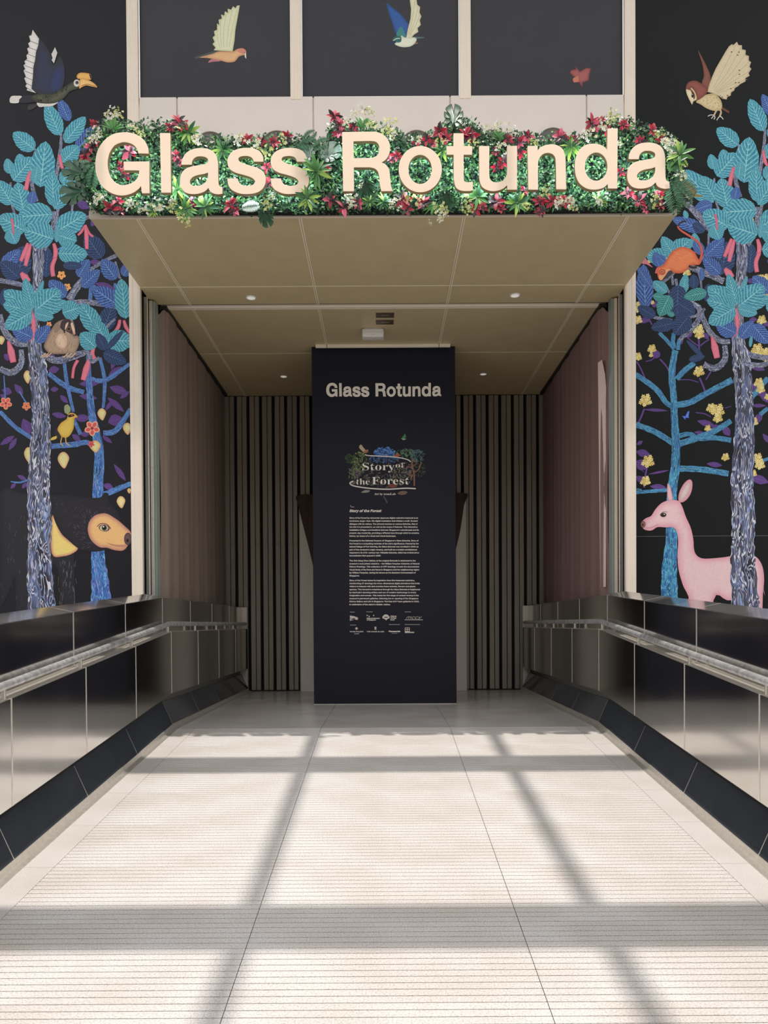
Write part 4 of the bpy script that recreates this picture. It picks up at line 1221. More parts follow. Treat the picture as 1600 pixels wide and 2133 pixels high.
# squirrel-like animal on the bough
mu.bark([(86, 738, 10), (120, 751, 15), (165, 738, 14), (183, 735, 9), (192, 753, 9), (207, 744, 5)], 'bark_grey')
mu.poly(B_([(600, 1480), (640, 1440), (690, 1420), (760, 1410), (815, 1438), (838, 1540), (812, 1590), (868, 1600), (886, 1650), (862, 1740), (820, 1795), (760, 1800), (700, 1800), (560, 1795), (488, 1720), (520, 1630), (550, 1560)]), (132, 106, 92), (178, 150, 124), 6)
mu.poly(B_([(620, 1600), (700, 1570), (742, 1620), (740, 1710), (690, 1740), (630, 1700)]), (206, 164, 140), (226, 194, 166), 5)
mu.poly(B_([(600, 1480), (640, 1455), (672, 1500), (650, 1545), (606, 1560)]), (150, 124, 104)); mu.poly(B_([(668, 1500), (690, 1430), (755, 1410), (790, 1440), (745, 1480), (720, 1570), (700, 1540)]), (62, 42, 46)); mu.poly(B_([(745, 1480), (790, 1442), (822, 1470), (838, 1560), (800, 1580), (760, 1560), (735, 1540)]), (70, 50, 52)); mu.poly(B_([(785, 1470), (805, 1450), (832, 1530), (825, 1590), (805, 1540)]), (226, 196, 166)); mu.poly(B_([(730, 1470), (760, 1445), (748, 1490), (722, 1530)]), (220, 190, 160))
mu.ellipse(*B_([(765, 1520)])[0], 4.6, 4.6, (130, 96, 74)); mu.ellipse(*B_([(765, 1520)])[0], 3, 3, (20, 14, 18)); mu.ellipse(*B_([(828, 1568)])[0], 2.2, 2.6, (224, 150, 130))
for k in range(60):
    x, y = random.uniform(99, 160), random.uniform(690, 735)
    mu.stroke([(x, y), (x - 1.5, y + random.uniform(3, 6))], .7, random.choice([(150, 124, 104), (196, 170, 146), (120, 96, 84)]), False, False)
mu.bump()
for x in (450, 480, 510, 700, 740, 780): mu.stroke(B_([(x + 60, 1790), (x + 20, 1825), (x, 1835)]), 2.6, (206, 170, 138))
mu.emit('printed_squirrel', mural_l)
# hornbill
mu.poly(A_([(325, 325), (420, 450), (432, 520), (455, 535), (500, 470), (536, 560), (540, 640), (515, 735), (430, 795), (330, 785), (262, 742), (270, 650), (288, 500)]), (44, 42, 48), (46, 50, 74), 14)
mu.poly(A_([(460, 560), (530, 545), (540, 640), (515, 735), (440, 780), (400, 700)]), (42, 46, 66), (44, 54, 98), 12)
W1 = [(272, 248), (325, 322), (318, 380), (300, 432), (292, 500), (278, 560), (273, 650), (262, 740), (302, 776)]
edge = [(222, 752), (228, 740), (212, 718), (222, 700), (202, 652), (216, 640), (196, 588), (210, 575), (196, 545), (212, 530), (203, 512), (226, 490), (220, 462), (238, 440), (226, 405), (246, 390), (234, 362), (254, 345), (242, 300), (262, 292)]
mu.poly(A_(W1 + edge), (208, 202, 196), (226, 222, 214), 5, False)
for y, x0, x1 in ((340, 248, 318), (395, 240, 312), (450, 232, 298), (500, 215, 290), (545, 205, 280), (590, 203, 276), (640, 205, 274), (690, 212, 268), (728, 218, 264)): mu.stroke(A_([(x0, y), (x1, y + 28)]), 1.0, (70, 68, 72), False)
mu.poly(A_([(458, 393), (478, 440), (462, 490), (450, 528), (430, 500), (438, 485), (428, 450), (440, 430)]), (210, 204, 198), None, 0, False)
mu.poly(A_([(180, 805), (270, 795), (280, 850), (155, 855)]), (40, 38, 42)); mu.poly(A_([(80, 830), (95, 802), (130, 798), (182, 802), (160, 830), (152, 857), (90, 858)]), (216, 210, 202), None, 0)
mu.poly(A_([(310, 855), (400, 858), (490, 842), (440, 882), (370, 888), (325, 890)]), (214, 208, 198)); mu.poly(A_([(235, 880), (290, 868), (310, 880), (280, 905), (235, 918)]), (58, 54, 54))
mu.poly(A_([(262, 805), (330, 780), (420, 785), (500, 745), (590, 690), (630, 672), (665, 690), (655, 735), (585, 762), (540, 812), (480, 852), (400, 864), (300, 852)]), (52, 52, 42), (88, 88, 68), 8)
for k in range(60):
    t = random.random(); x = 275 + t * 300; yc = 822 - max(0, x - 400) * .62; y = yc + random.uniform(-26, 24)
    px = A_([(x, y)])[0]
    mu.stroke([(px[0] - 2.4, px[1] - 1.5), (px[0] + 1.6, px[1] + .4), (px[0] - 1.6, px[1] + 2.6)], .7, (40, 40, 34), True, False)
mu.bump()
mu.ellipse(*A_([(640, 692)])[0], 6.5, 7.5, (216, 212, 200)); mu.ellipse(*A_([(642, 688)])[0], 4, 4.2, (120, 118, 108)); mu.ellipse(*A_([(642, 688)])[0], 2, 2.2, (26, 24, 26))
mu.poly(A_([(640, 630), (662, 608), (700, 606), (745, 614), (768, 640), (755, 664), (700, 662), (648, 655)]), (206, 148, 74), (232, 180, 96), 4); mu.poly(A_([(745, 616), (770, 640), (758, 660), (748, 640)]), (60, 46, 40))
mu.poly(A_([(668, 660), (730, 664), (785, 695), (810, 728), (770, 722), (720, 712), (680, 728), (660, 736)]), (214, 152, 80), (236, 192, 116), 4); mu.stroke(A_([(680, 716), (730, 702), (800, 722)]), .9, (90, 50, 40))
mu.emit('printed_hornbill', mural_l)
o = box('panel_joint', (-3.6, MY - .0005, 1.735), (-2.34, MY + .002, 1.739), 'recess_grey', mural_l)

# ---------------- right mural
mr = Mural(mural_r)
mu = mr
F_ = lambda pts: [(1300 + p[0] / 3.81, 740 + p[1] / 3.81) + tuple(q / 3.81 for q in p[2:]) for p in pts]
E_ = lambda pts: [(1300 + p[0] / 5.333, 350 + p[1] / 5.333) + tuple(q / 5.333 for q in p[2:]) for p in pts]
D_ = lambda pts: [(1300 + p[0] / 5.333, p[1] / 5.333) + tuple(q / 5.333 for q in p[2:]) for p in pts]
for q, w in zip([(350, 440, 150, 430, 24), (360, 912, 190, 945, 18), (335, 1050, 205, 1040, 46), (95, 765, 210, 790, 60), (95, 840, 190, 900, 90), (780, 875, 655, 860, 42), (720, 560, 580, 520, 50), (760, 560, 690, 590, 50), (840, 640, 785, 560, 60), (1005, 965, 1150, 1010, 70), (1000, 250, 1010, 140, 30), (1100, 330, 1010, 220, 60), (1150, 380, 1080, 270, 60), (1010, 400, 1130, 400, 30), (1030, 540, 1100, 460, 60), (100, 710, 150, 680, 30), (95, 960, 165, 1010, 50), (640, 620, 555, 610, 30), (980, 60, 1120, 120, 60), (1160, 700, 1100, 620, 40)], [0] * 20):
    a, c = F_([(q[0], q[1]), (q[2], q[3])])
    mu.leaf(a[0], a[1], c[0], c[1], q[4] / 3.81, 'purple')
for q in [(200, 1540, 285, 1700, 90), (300, 1500, 380, 1530, 70), (130, 1690, 290, 1700, 60), (1390, 1690, 1480, 1680, 60), (1360, 1250, 1470, 1260, 60), (700, 1740, 640, 1900, 60), (630, 1860, 640, 1960, 50), (880, 1830, 940, 1900, 60), (760, 1830, 690, 1880, 50), (1500, 2060, 1420, 2080, 90), (1560, 1700, 1600, 1760, 60)]:
    a, c = E_([(q[0], q[1]), (q[2], q[3])])
    mu.leaf(a[0], a[1], c[0], c[1], q[4] / 5.333, 'purple')
PU = (98, 62, 134)
for q, w in (([(285, 30), (330, 80), (360, 130)], 10), ([(600, 180), (630, 250), (652, 315)], 12), ([(650, 195), (690, 130), (725, 80)], 8), ([(440, 195), (520, 195), (590, 215)], 6), ([(110, 545), (140, 480), (160, 425)], 12), ([(175, 200), (130, 100), (100, 50)], 9), ([(160, 1050), (165, 980), (180, 900)], 12), ([(570, 455), (640, 465), (690, 490)], 7), ([(800, 420), (850, 405)], 5), ([(100, 870), (160, 930)], 5)):
    mu.stroke(F_(q), w / 3.81 * 1.15, PU); mu.emit('printed_stalk', mural_r)
for q, w in (([(830, 1900), (835, 1990), (830, 2110)], 18), ([(700, 1880), (760, 1930), (825, 1975)], 12), ([(945, 1905), (890, 1940), (850, 1975)], 12), ([(250, 1620), (285, 1690), (310, 1740)], 16), ([(350, 2100), (300, 2133), (240, 2150)], 10)):
    mu.stroke(E_(q), w / 5.333 * 1.1, PU); mu.emit('printed_stalk', mural_r)
mu.ellipse(*E_([(355, 2070)])[0], 9, 8.5, (92, 58, 130))
mu.emit('printed_bud', mural_r)
for br in ([(90, 150, 40), (250, 265, 44), (330, 370, 40), (375, 405, 36)], [(400, 395, 50), (520, 375, 48), (650, 305, 46), (860, 195, 48)], [(95, 550, 44), (250, 610, 46), (400, 705, 46)], [(435, 705, 50), (600, 650, 50), (740, 590, 46), (850, 520, 40)], [(440, 640, 40), (520, 625, 34), (600, 660, 40), (720, 655, 40), (850, 675, 40)], [(440, 900, 46), (600, 905, 48), (830, 940, 44)], [(95, 1090, 26), (200, 1080, 28), (345, 1070, 28)], [(1010, 340, 40), (1060, 280, 40), (1143, 180, 40)], [(1080, 470, 34), (1143, 420, 30)], [(420, 190, 40), (470, 130, 44), (560, 60, 40)], [(100, 1062, 14), (140, 1068, 10)], [(1090, 840, 26), (1150, 820, 24)]):
    mu.bark(F_(br), 'bark_cyan')
for br in ([(560, 2010, 45), (480, 1920, 42), (390, 1830, 40)], [(560, 2000, 40), (545, 1920, 44), (555, 1830, 44)], [(600, 2020, 44), (610, 1930, 44), (640, 1880, 36)]): mu.bark(E_(br), 'bark_cyan')
mu.bark(F_([(410, -40, 50), (400, 0, 48), (380, 150, 56), (395, 350, 50), (400, 500, 56), (412, 700, 66), (405, 900, 72), (380, 1100, 80), (378, 1450, 92), (360, 1700, 122), (362, 1950, 138), (362, 2060, 142), (364, 2560, 160)]), 'bark_cyan', 'printed_trunk')
# yellow flower heads
CRE = [(232, 210, 128), (222, 196, 110), (240, 224, 156)]
def head(x, y, r):
    y_keep = mu.y
    for k in range(11):
        a = k * 2.4; q = r * .78 * math.sqrt((k + .4) / 11)
        fx, fy = x + q * math.cos(a), y + q * math.sin(a)
        pts = []
        for j in range(10):
            rr = r * (.34 if j % 2 == 0 else .2); b_ = a + j * .628
            pts.append((fx + rr * math.cos(b_), fy + rr * math.sin(b_)))
        mu.poly(pts, random.choice(CRE), None, 0, False)
        mu.ellipse(fx, fy, r * .07, r * .07, (176, 120, 70), n=6)
    mu.y_next = mu.y; mu.y = y_keep
for (x, y, r) in ((170, 360, 58), (190, 845, 58), (170, 1000, 46), (595, 130, 50), (690, 420, 42), (745, 440, 60), (745, 500, 44), (665, 580, 30), (805, 810, 36), (1070, 220, 44), (1085, 270, 40), (1060, 820, 48), (1080, 870, 46), (1030, 530, 40), (1025, 940, 34), (118, 20, 28), (215, 0, 20), (1130, 20, 40), (1140, 330, 30)):
    c = F_([(x, y)])[0]; head(c[0], c[1], r / 3.81); mu.emit('printed_flower', mural_r)
for (x, y, r) in ((155, 1510, 30), (155, 1570, 46), (155, 1690, 55), (830, 1800, 70), (840, 1850, 60), (310, 2010, 56), (155, 2090, 45), (1530, 1690, 60), (1480, 2020, 80), (1560, 2060, 70), (1560, 1240, 70), (1500, 1220, 40), (700, 1165, 50), (315, 1495, 26), (1410, 590, 46), (275, 1040, 26), (1560, 1400, 60)):
    c = E_([(x, y)])[0]; head(c[0], c[1], r / 5.333); mu.emit('printed_flower', mural_r)
mu.y = mu.y_next
c = F_([(490, 480)])[0]
mu.poly([(c[0] - 8, c[1]), (c[0] - 1, c[1] + 1), (c[0] + 4, c[1] - 9), (c[0] + 8, c[1] - 10), (c[0] + 6, c[1] + 1), (c[0] + 7, c[1] + 5), (c[0], c[1] + 4), (c[0] - 1, c[1] + 9)], (60, 100, 200), (110, 150, 230), 3, False)
mu.emit('printed_butterfly', mural_r)
# deer
mu.poly(F_([(352, 1150), (343, 1090), (345, 1020), (360, 1030), (378, 1080), (386, 1150)]), (200, 140, 150), (226, 176, 182), 3)
DEER = F_([(135, 1345), (150, 1312), (180, 1290), (215, 1275), (250, 1222), (300, 1172), (365, 1150), (430, 1155), (462, 1200), (490, 1280), (530, 1370), (550, 1460), (556, 1540), (575, 1585), (620, 1612), (700, 1612), (800, 1602), (880, 1590), (1010, 1590), (1062, 1612), (1100, 1680), (1112, 1770), (1108, 1860), (1120, 1920), (1102, 1900), (1085, 2560), (1040, 2560), (1020, 1950), (930, 1945), (820, 1945), (710, 1945), (680, 2560), (580, 2560), (520, 1985), (505, 1900), (470, 1830), (435, 1710), (425, 1600), (430, 1480), (420, 1405), (390, 1366), (330, 1366), (265, 1364), (220, 1390), (175, 1388), (150, 1372)])
mu.poly(DEER, (216, 150, 164), (228, 192, 194), 12)
mu.poly(F_([(432, 1152), (440, 1085), (478, 1015), (520, 985), (543, 1010), (536, 1080), (505, 1138), (460, 1168)]), (204, 128, 144), (214, 160, 166), 4); mu.poly(F_([(440, 1150), (450, 1090), (485, 1030), (518, 1005), (528, 1030), (518, 1080), (490, 1125), (455, 1150)]), (190, 160, 160), (212, 190, 186), 5)
mu.ellipse(*F_([(152, 1342)])[0][:2], 5.2, 7, (110, 74, 64), (150, 110, 90), 3); mu.ellipse(*F_([(150, 1345)])[0][:2], 1.8, 2.6, (40, 26, 28))
mu.stroke(F_([(175, 1368), (215, 1368), (270, 1342)]), 1.0, (176, 110, 122))
mu.ellipse(*F_([(312, 1266)])[0][:2], 6.8, 5, (110, 90, 70)); mu.ellipse(*F_([(312, 1268)])[0][:2], 5, 4, (40, 28, 28)); mu.ellipse(*F_([(320, 1262)])[0][:2], 1.2, 1.2, (230, 226, 220)); mu.stroke(F_([(285, 1270), (312, 1242), (345, 1245)]), 1.0, (90, 90, 70))
mu.stroke(F_([(505, 1900), (540, 1930), (580, 1940)]), .9, (206, 150, 160)); mu.stroke(F_([(420, 1405), (440, 1440), (470, 1450)]), .8, (214, 160, 168))
mu.emit('printed_deer', mural_r)
# repeat of the leafy tree
DX, DY = 1466, -9
L, sh = motif(mu, DX, DY, 'r')
# foliage of its own left of the tree
OWN = [(995, 385, 660, 20, 230, 'teal'), (880, 690, 535, 560, 150, 'blue'), (700, 560, 670, 470, 60, 'teal'), (980, 400, 780, 470, 150, 'blue'), (900, 700, 760, 620, 120, 'navy'), (520, 1000, 740, 790, 230, 'teal'), (520, 1010, 240, 960, 200, 'teal'), (560, 980, 420, 760, 150, 'teal'), (800, 900, 780, 720, 110, 'teal'), (870, 960, 780, 800, 120, 'blue'),
       (390, 1100, 340, 930, 110, 'blue'), (460, 1060, 360, 960, 90, 'blue'), (240, 1560, 215, 1065, 190, 'blue'), (300, 1320, 150, 1100, 100, 'blue'), (350, 1650, 150, 1540, 130, 'navy'), (480, 1380, 320, 1260, 130, 'teal'), (440, 1440, 320, 1420, 110, 'green'), (650, 1400, 690, 1175, 110, 'teal'), (775, 1340, 775, 1180, 120, 'navy'), (1070, 1175, 880, 1000, 160, 'blue'), (900, 985, 1115, 775, 140, 'blue'), (870, 1250, 860, 1100, 60, 'blue'),
       (600, 1300, 590, 1660, 220, 'navy'), (720, 1640, 560, 1850, 210, 'navy'), (560, 1720, 300, 1780, 150, 'navy'), (600, 1500, 790, 1620, 180, 'navy'), (920, 1380, 665, 1435, 140, 'green'), (505, 1415, 395, 1645, 180, 'green'), (560, 1640, 470, 1600, 60, 'green'), (880, 2100, 690, 1910, 60, 'navy'), (720, 2133, 900, 2090, 80, 'navy'), (1400, 1990, 1420, 1850, 40, 'teal')]
GB = [[(690, 390, 60), (800, 500, 75), (900, 620, 70), (1000, 760, 40)], [(940, 730, 22), (935, 860, 24), (900, 950, 20), (840, 1060, 14)], [(705, 1095, 60), (820, 1130, 70), (960, 1190, 70), (1110, 1260, 70)], [(320, 1335, 24), (430, 1270, 40), (560, 1160, 30)], [(530, 1180, 26), (545, 1300, 28)], [(575, 1230, 30), (610, 1380, 34), (700, 1470, 46), (830, 1550, 60), (880, 1680, 60), (960, 1830, 62), (1070, 1920, 62), (1180, 1930, 50)], [(620, 1910, 40), (720, 1810, 62), (820, 1700, 60), (840, 1560, 50)], [(280, 1650, 26), (400, 1670, 40), (540, 1690, 22)], [(720, 1660, 24), (800, 1640, 30), (900, 1560, 28)], [(450, 1290, 26), (480, 1340, 26), (510, 1400, 22)], [(860, 1340, 22), (850, 1240, 24), (820, 1150, 16)], [(1290, 2000, 70), (1420, 2080, 60), (1600, 2110, 60)]]
for q in OWN[:14]:
    a, c = E_([(q[0], q[1]), (q[2], q[3])]); mu.leaf(a[0], a[1], c[0], c[1], q[4] / 5.333, q[5])
for br in GB: mu.bark(E_(br), 'bark_grey')
for q in OWN[14:]:
    a, c = E_([(q[0], q[1]), (q[2], q[3])]); mu.leaf(a[0], a[1], c[0], c[1], q[4] / 5.333, q[5])
for br in MOT['branch']:
    if br[0][1] != 584 and br[0][1] != 655: mu.bark(sh(br), 'bark_grey')
mu.bark(sh(TRUNK), 'bark_grey', 'printed_trunk')
mu.bark(F_([(930, 40, 40), (1000, 75, 44), (1080, 80, 40), (1150, 60, 40)]), 'bark_grey')
for q in MOT['leaf'][:23]:
    L(q)
keep = MOT['pink']
pinks(mu, DX, DY, mural_r)
MOT['pink'] = keep
for q in MOT['leaf'][23:]:
    L(q)
mu.leaf(*E_([(1430, 1740)])[0][:2], *E_([(1600, 1950)])[0][:2], 34, 'blue')
# orange mouse
mu.poly(E_([(240, 1000), (205, 1010), (200, 1060), (250, 1070), (320, 1105), (270, 1050)]), (214, 120, 140))
mu.stroke(E_([(840, 1050), (866, 930), (830, 830), (740, 762), (640, 700), (602, 660), (600, 640)]), 5.2, (206, 92, 74), w2=3.2)
mu.stroke(E_([(600, 645), (630, 605), (690, 590)]), 3.4, (46, 34, 44))
mu.poly(E_([(372, 1190), (362, 1140), (380, 1100), (440, 1070), (480, 1000), (540, 925), (620, 880), (700, 884), (780, 930), (820, 1000), (848, 1035), (835, 1075), (760, 1080), (700, 1130), (640, 1166), (560, 1166), (510, 1135), (470, 1175), (420, 1246), (386, 1236)]), (206, 84, 54), (234, 134, 84), 8)
mu.poly(E_([(385, 1200), (440, 1160), (480, 1120), (520, 1130), (470, 1180), (415, 1248)]), (230, 170, 120)); mu.ellipse(*E_([(425, 1155)])[0], 7, 6.5, (198, 84, 56)); mu.ellipse(*E_([(422, 1150)])[0], 3, 2.4, (226, 180, 130)); mu.ellipse(*E_([(421, 1151)])[0], 2, 1.4, (70, 34, 30)); mu.poly(E_([(345, 1165), (355, 1125), (375, 1100), (372, 1150), (360, 1170)]), (214, 104, 104))
for k in range(40):
    x = random.uniform(480, 800); y = random.uniform(920, 1120)
    a = E_([(x, y), (x + 40, y + 14)]); mu.stroke(a, .7, random.choice([(222, 112, 70), (244, 160, 104), (214, 96, 62)]), False, False)
mu.bump()
mu.stroke(E_([(720, 1085), (760, 1105), (810, 1100)]), 5, (44, 38, 44)); mu.poly(E_([(500, 1140), (540, 1160), (520, 1190), (470, 1230), (450, 1215)]), (60, 54, 60))
mu.emit('printed_mouse', mural_r)
# small brown bird at the hedge
mu.poly(E_([(660, 165), (720, 165), (775, 190), (810, 265), (770, 330), (720, 320), (680, 260)]), (118, 92, 50), (146, 116, 66), 5); mu.poly(E_([(660, 190), (700, 230), (745, 340), (690, 320)]), (206, 196, 170)); mu.poly(E_([(790, 290), (868, 305), (855, 322), (790, 318)]), (138, 122, 60)); mu.stroke(E_([(750, 340), (755, 400), (740, 420)]), 1.4, (170, 160, 140))
mu.emit('printed_bird', mural_r)
# owl
mu.poly(D_([(820, 555), (870, 640), (920, 740), (962, 850), (945, 960), (920, 985), (865, 930), (886, 840), (870, 720), (845, 640)]), (110, 62, 50), (134, 82, 66), 4)
OWL = D_([(1255, 463), (1272, 500), (1310, 502), (1312, 548), (1352, 556), (1352, 610), (1388, 622), (1386, 672), (1412, 690), (1395, 742), (1416, 765), (1385, 812), (1396, 842), (1350, 868), (1350, 905), (1290, 935), (1268, 958), (1232, 978), (1225, 1005), (1190, 1030), (1186, 1062), (1150, 1075), (1140, 1106), (1092, 1096), (1040, 1060), (1000, 1040), (925, 1020), (950, 930), (980, 850), (1020, 760), (1060, 690), (1100, 622), (1130, 570), (1165, 515), (1200, 490), (1215, 500)])
mu.poly(OWL, (196, 176, 140), (216, 200, 164), 4, False)
for q in ([(1000, 1000), (1150, 800), (1300, 520)], [(1010, 1010), (1180, 830), (1350, 590)], [(1020, 1020), (1200, 870), (1395, 680)], [(1030, 1025), (1200, 910), (1395, 790)], [(1040, 1030), (1180, 950), (1370, 880)], [(1040, 1040), (1150, 1000), (1260, 950)], [(990, 980), (1100, 780), (1240, 500)]): mu.stroke(D_(q), .7, (176, 154, 118))
for (x, y) in ((1278, 580), (1262, 612), (1195, 578), (1280, 780), (1282, 825), (1240, 918), (1275, 918), (1188, 985), (1205, 1020), (1090, 1080), (1150, 1060)): mu.ellipse(*D_([(x, y)])[0], 1.8, 1.2, (96, 56, 44), n=8)
mu.poly(D_([(1085, 1185), (1172, 1235), (1165, 1262), (1090, 1218)]), (104, 60, 44), None, 0, False)
mu.poly(D_([(800, 1132), (850, 1085), (900, 1055), (1000, 1040), (1065, 1095), (1090, 1160), (1082, 1215), (1040, 1232), (980, 1228), (910, 1200), (850, 1160)]), (190, 164, 118), (216, 196, 150), 6)
for k in range(46):
    x, y = random.uniform(870, 1075), random.uniform(1060, 1215)
    if (y - 1060) > (1000 - x) * .6 - 20 and y < 1090 + (x - 830) * .8: mu.ellipse(*D_([(x, y)])[0], .7, .9, (140, 104, 70), n=6)
mu.poly(D_([(688, 990), (695, 945), (725, 908), (790, 895), (850, 922), (930, 985), (915, 1040), (860, 1090), (808, 1112), (800, 1060), (775, 1000), (745, 975), (735, 998)]), (112, 58, 46), (144, 80, 66), 6)
mu.poly(D_([(690, 992), (735, 1000), (745, 975), (778, 1005), (803, 1060), (806, 1108), (772, 1126), (757, 1162), (738, 1132), (712, 1080), (696, 1040)]), (206, 184, 140), (228, 214, 178), 4)
mu.poly(D_([(738, 990), (765, 1010), (790, 1065), (778, 1105), (760, 1060)]), (120, 66, 48)); mu.ellipse(*D_([(764, 1056)])[0], 2.6, 5.6, (30, 22, 24), rot=.25); mu.ellipse(*D_([(762, 1048)])[0], .8, .9, (230, 226, 220), n=8)
mu.stroke(D_([(1030, 1222), (1015, 1250), (1000, 1280)]), 3.4, (200, 176, 134)); mu.stroke(D_([(1068, 1215), (1078, 1250), (1062, 1295)]), 3.6, (200, 176, 134))
for q in ([(1000, 1278), (960, 1278), (932, 1292)], [(1000, 1285), (985, 1300), (970, 1318)], [(1005, 1285), (1010, 1305), (998, 1326)], [(1060, 1295), (1045, 1312), (1030, 1336)], [(1065, 1292), (1085, 1302), (1102, 1326)]): mu.stroke(D_(q), 1.8, (214, 206, 192))
mu.emit('printed_owl', mural_r)
box('panel_joint', (2.34, MY - .0005, 1.70), (4.2, MY + .002, 1.704), 'recess_grey', mural_r)
box('panel_joint', (2.685, MY - .0006, 4.3), (2.688, MY + .002, 8), 'black_void', mural_r)

# ---------------- panels above the sign
T_ = lambda pts: Z(380, 0, 3.077, pts)
mu = Mural(mural_1)
mu.poly(T_([(75, 372), (120, 352), (200, 328), (250, 326), (180, 352), (120, 372)]), (70, 84, 78))
mu.poly(T_([(165, 402), (185, 380), (232, 378), (240, 392), (195, 396)]), (184, 116, 130))
mu.poly(T_([(110, 368), (190, 345), (240, 328), (320, 330), (345, 318), (385, 310), (408, 328), (406, 352), (390, 354), (362, 364), (335, 394), (290, 400), (235, 386), (160, 372)]), (196, 140, 104), (222, 178, 130), 5)
mu.poly(T_([(345, 318), (385, 309), (408, 326), (400, 345), (370, 340)]), (206, 138, 116)); mu.poly(T_([(398, 345), (408, 340), (410, 378), (400, 366)]), (206, 206, 196), None, 0, False); mu.ellipse(*T_([(397, 336)])[0], 1, 1, (40, 26, 26), n=8)
mu.poly(T_([(368, 34), (360, 80), (340, 190), (334, 260), (322, 330), (200, 322), (212, 305), (193, 282), (206, 268), (193, 240), (208, 228), (202, 200), (222, 190), (222, 150), (236, 160), (232, 126), (252, 120), (248, 92), (268, 100), (272, 72), (292, 82), (290, 56), (312, 62), (325, 40), (340, 52), (350, 36)]), (196, 196, 150), (220, 220, 184), 4, False)
for q in ([(300, 300), (320, 180), (350, 60)], [(285, 300), (295, 180), (318, 65)], [(265, 305), (265, 200), (280, 90)], [(250, 305), (245, 220), (245, 120)], [(240, 308), (225, 240), (225, 180)]): mu.stroke(T_(q), .8, (180, 182, 136))
mu.emit('printed_dove', mural_1)
mu = Mural(mural_2)
mu.poly(T_([(1485, 235), (1550, 238), (1552, 243), (1490, 250)]), (90, 110, 112), None, 0, False); mu.stroke(T_([(1470, 285), (1510, 275)]), 2.2, (150, 110, 90), False)
mu.poly(T_([(1306, 24), (1350, 50), (1400, 90), (1440, 140), (1452, 165), (1435, 235), (1405, 250), (1375, 232), (1350, 165)]), (38, 70, 120), (52, 92, 158), 5)
mu.poly(T_([(1372, 225), (1400, 170), (1420, 200), (1430, 240)]), (62, 130, 128), None, 0)
mu.poly(T_([(1452, -40), (1480, -30), (1500, -10), (1506, 30), (1524, 45), (1520, 80), (1532, 105), (1522, 130), (1528, 160), (1508, 180), (1512, 205), (1485, 222), (1470, 240), (1432, 252), (1444, 190), (1462, 120), (1466, 60)]), (200, 194, 158), (222, 218, 186), 4, False)
for q in ([(1450, 220), (1475, 120), (1490, 0)], [(1455, 225), (1490, 130), (1510, 45)], [(1460, 230), (1495, 160), (1522, 100)]): mu.stroke(T_(q), .8, (176, 160, 124))
mu.poly(T_([(1360, 280), (1385, 262), (1405, 228), (1425, 240), (1490, 240), (1500, 262), (1470, 294), (1425, 303), (1385, 296)]), (200, 204, 176), (224, 226, 204), 4)
mu.poly(T_([(1346, 258), (1360, 238), (1385, 230), (1404, 240), (1400, 268), (1375, 272)]), (48, 104, 100)); mu.stroke(T_([(1350, 262), (1372, 248), (1395, 246)]), 1.5, (214, 220, 200))
mu.poly(T_([(1292, 292), (1340, 260), (1366, 262), (1368, 276), (1330, 286)]), (40, 50, 76), None, 0, False)
mu.emit('printed_kingfisher', mural_2)
mu = Mural(mural_3)
mu.poly([(1187, 152), (1190, 146), (1200, 144), (1199, 138), (1208, 149), (1222, 141), (1231, 143), (1228, 155), (1226, 168), (1214, 172), (1213, 182), (1207, 172), (1192, 170), (1196, 160)], (124, 58, 62), (164, 92, 88), 5, False)
mu.poly([(1193, 164), (1204, 158), (1206, 170), (1196, 172)], (196, 120, 96), None, 0, False)
mu.emit('printed_moth', mural_3)

# ------------------------------------------------------------------ flower hedge behind the letters
HED = [(196, 442), (178, 415), (170, 380), (172, 345), (176, 315), (186, 285), (200, 266), (222, 258), (260, 260), (300, 262), (340, 256), (375, 262), (402, 276), (424, 292), (470, 290), (520, 290), (575, 288), (620, 288), (650, 296), (680, 298), (684, 268), (700, 258), (740, 262), (800, 264), (828, 274), (850, 286), (900, 282), (918, 262), (950, 254), (985, 256), (1000, 272), (1040, 280), (1090, 284), (1120, 288), (1180, 286), (1215, 282), (1228, 262), (1250, 252), (1290, 250), (1315, 262), (1345, 272), (1380, 280), (1405, 300), (1414, 330), (1420, 370), (1424, 410), (1412, 438), (1380, 441), (1200, 443), (1000, 445), (800, 446), (600, 447), (400, 447), (260, 447)]
HYB = 5.665                       # front of the hedge backing
def in_poly(x, y, P):
    ins = False
    for i in range(len(P)):
        a, b_ = P[i], P[(i + 1) % len(P)]
        if (a[1] > y) != (b_[1] > y) and x < (b_[0] - a[0]) * (y - a[1]) / (b_[1] - a[1]) + a[0]: ins = not ins
    return ins
hd = empty('flower_hedge', (0, 5.7, 4.05)); tag(hd, 'artificial green hedge with red leaves and white flowers behind the sign letters', 'hedge')
hdinv = Matrix.Translation(-hd.location)
hl = [[(lambda p: (p.x, p.z))(onY(u, v, HYB)) for u, v in catmull([(800 + (p[0] - 800) * .992, 360 + (p[1] - 360) * .93) for p in HED], True, 3)]]
o = curve_to_mesh('backing_board', flat_curve(hl, .024, 0), 'slat_dark', hd)
o.data.transform(Matrix.Translation((0, HYB + .03, 0)) @ ROTX); o.matrix_parent_inverse = hdinv
rh = random.Random(11)
GREENS = [(36, 78, 42), (52, 98, 52), (70, 118, 62), (30, 64, 40), (92, 142, 78), (44, 92, 60), (26, 54, 34), (120, 164, 96), (60, 108, 74)]
vs, fs, cs = [], [], []
cnt = 0
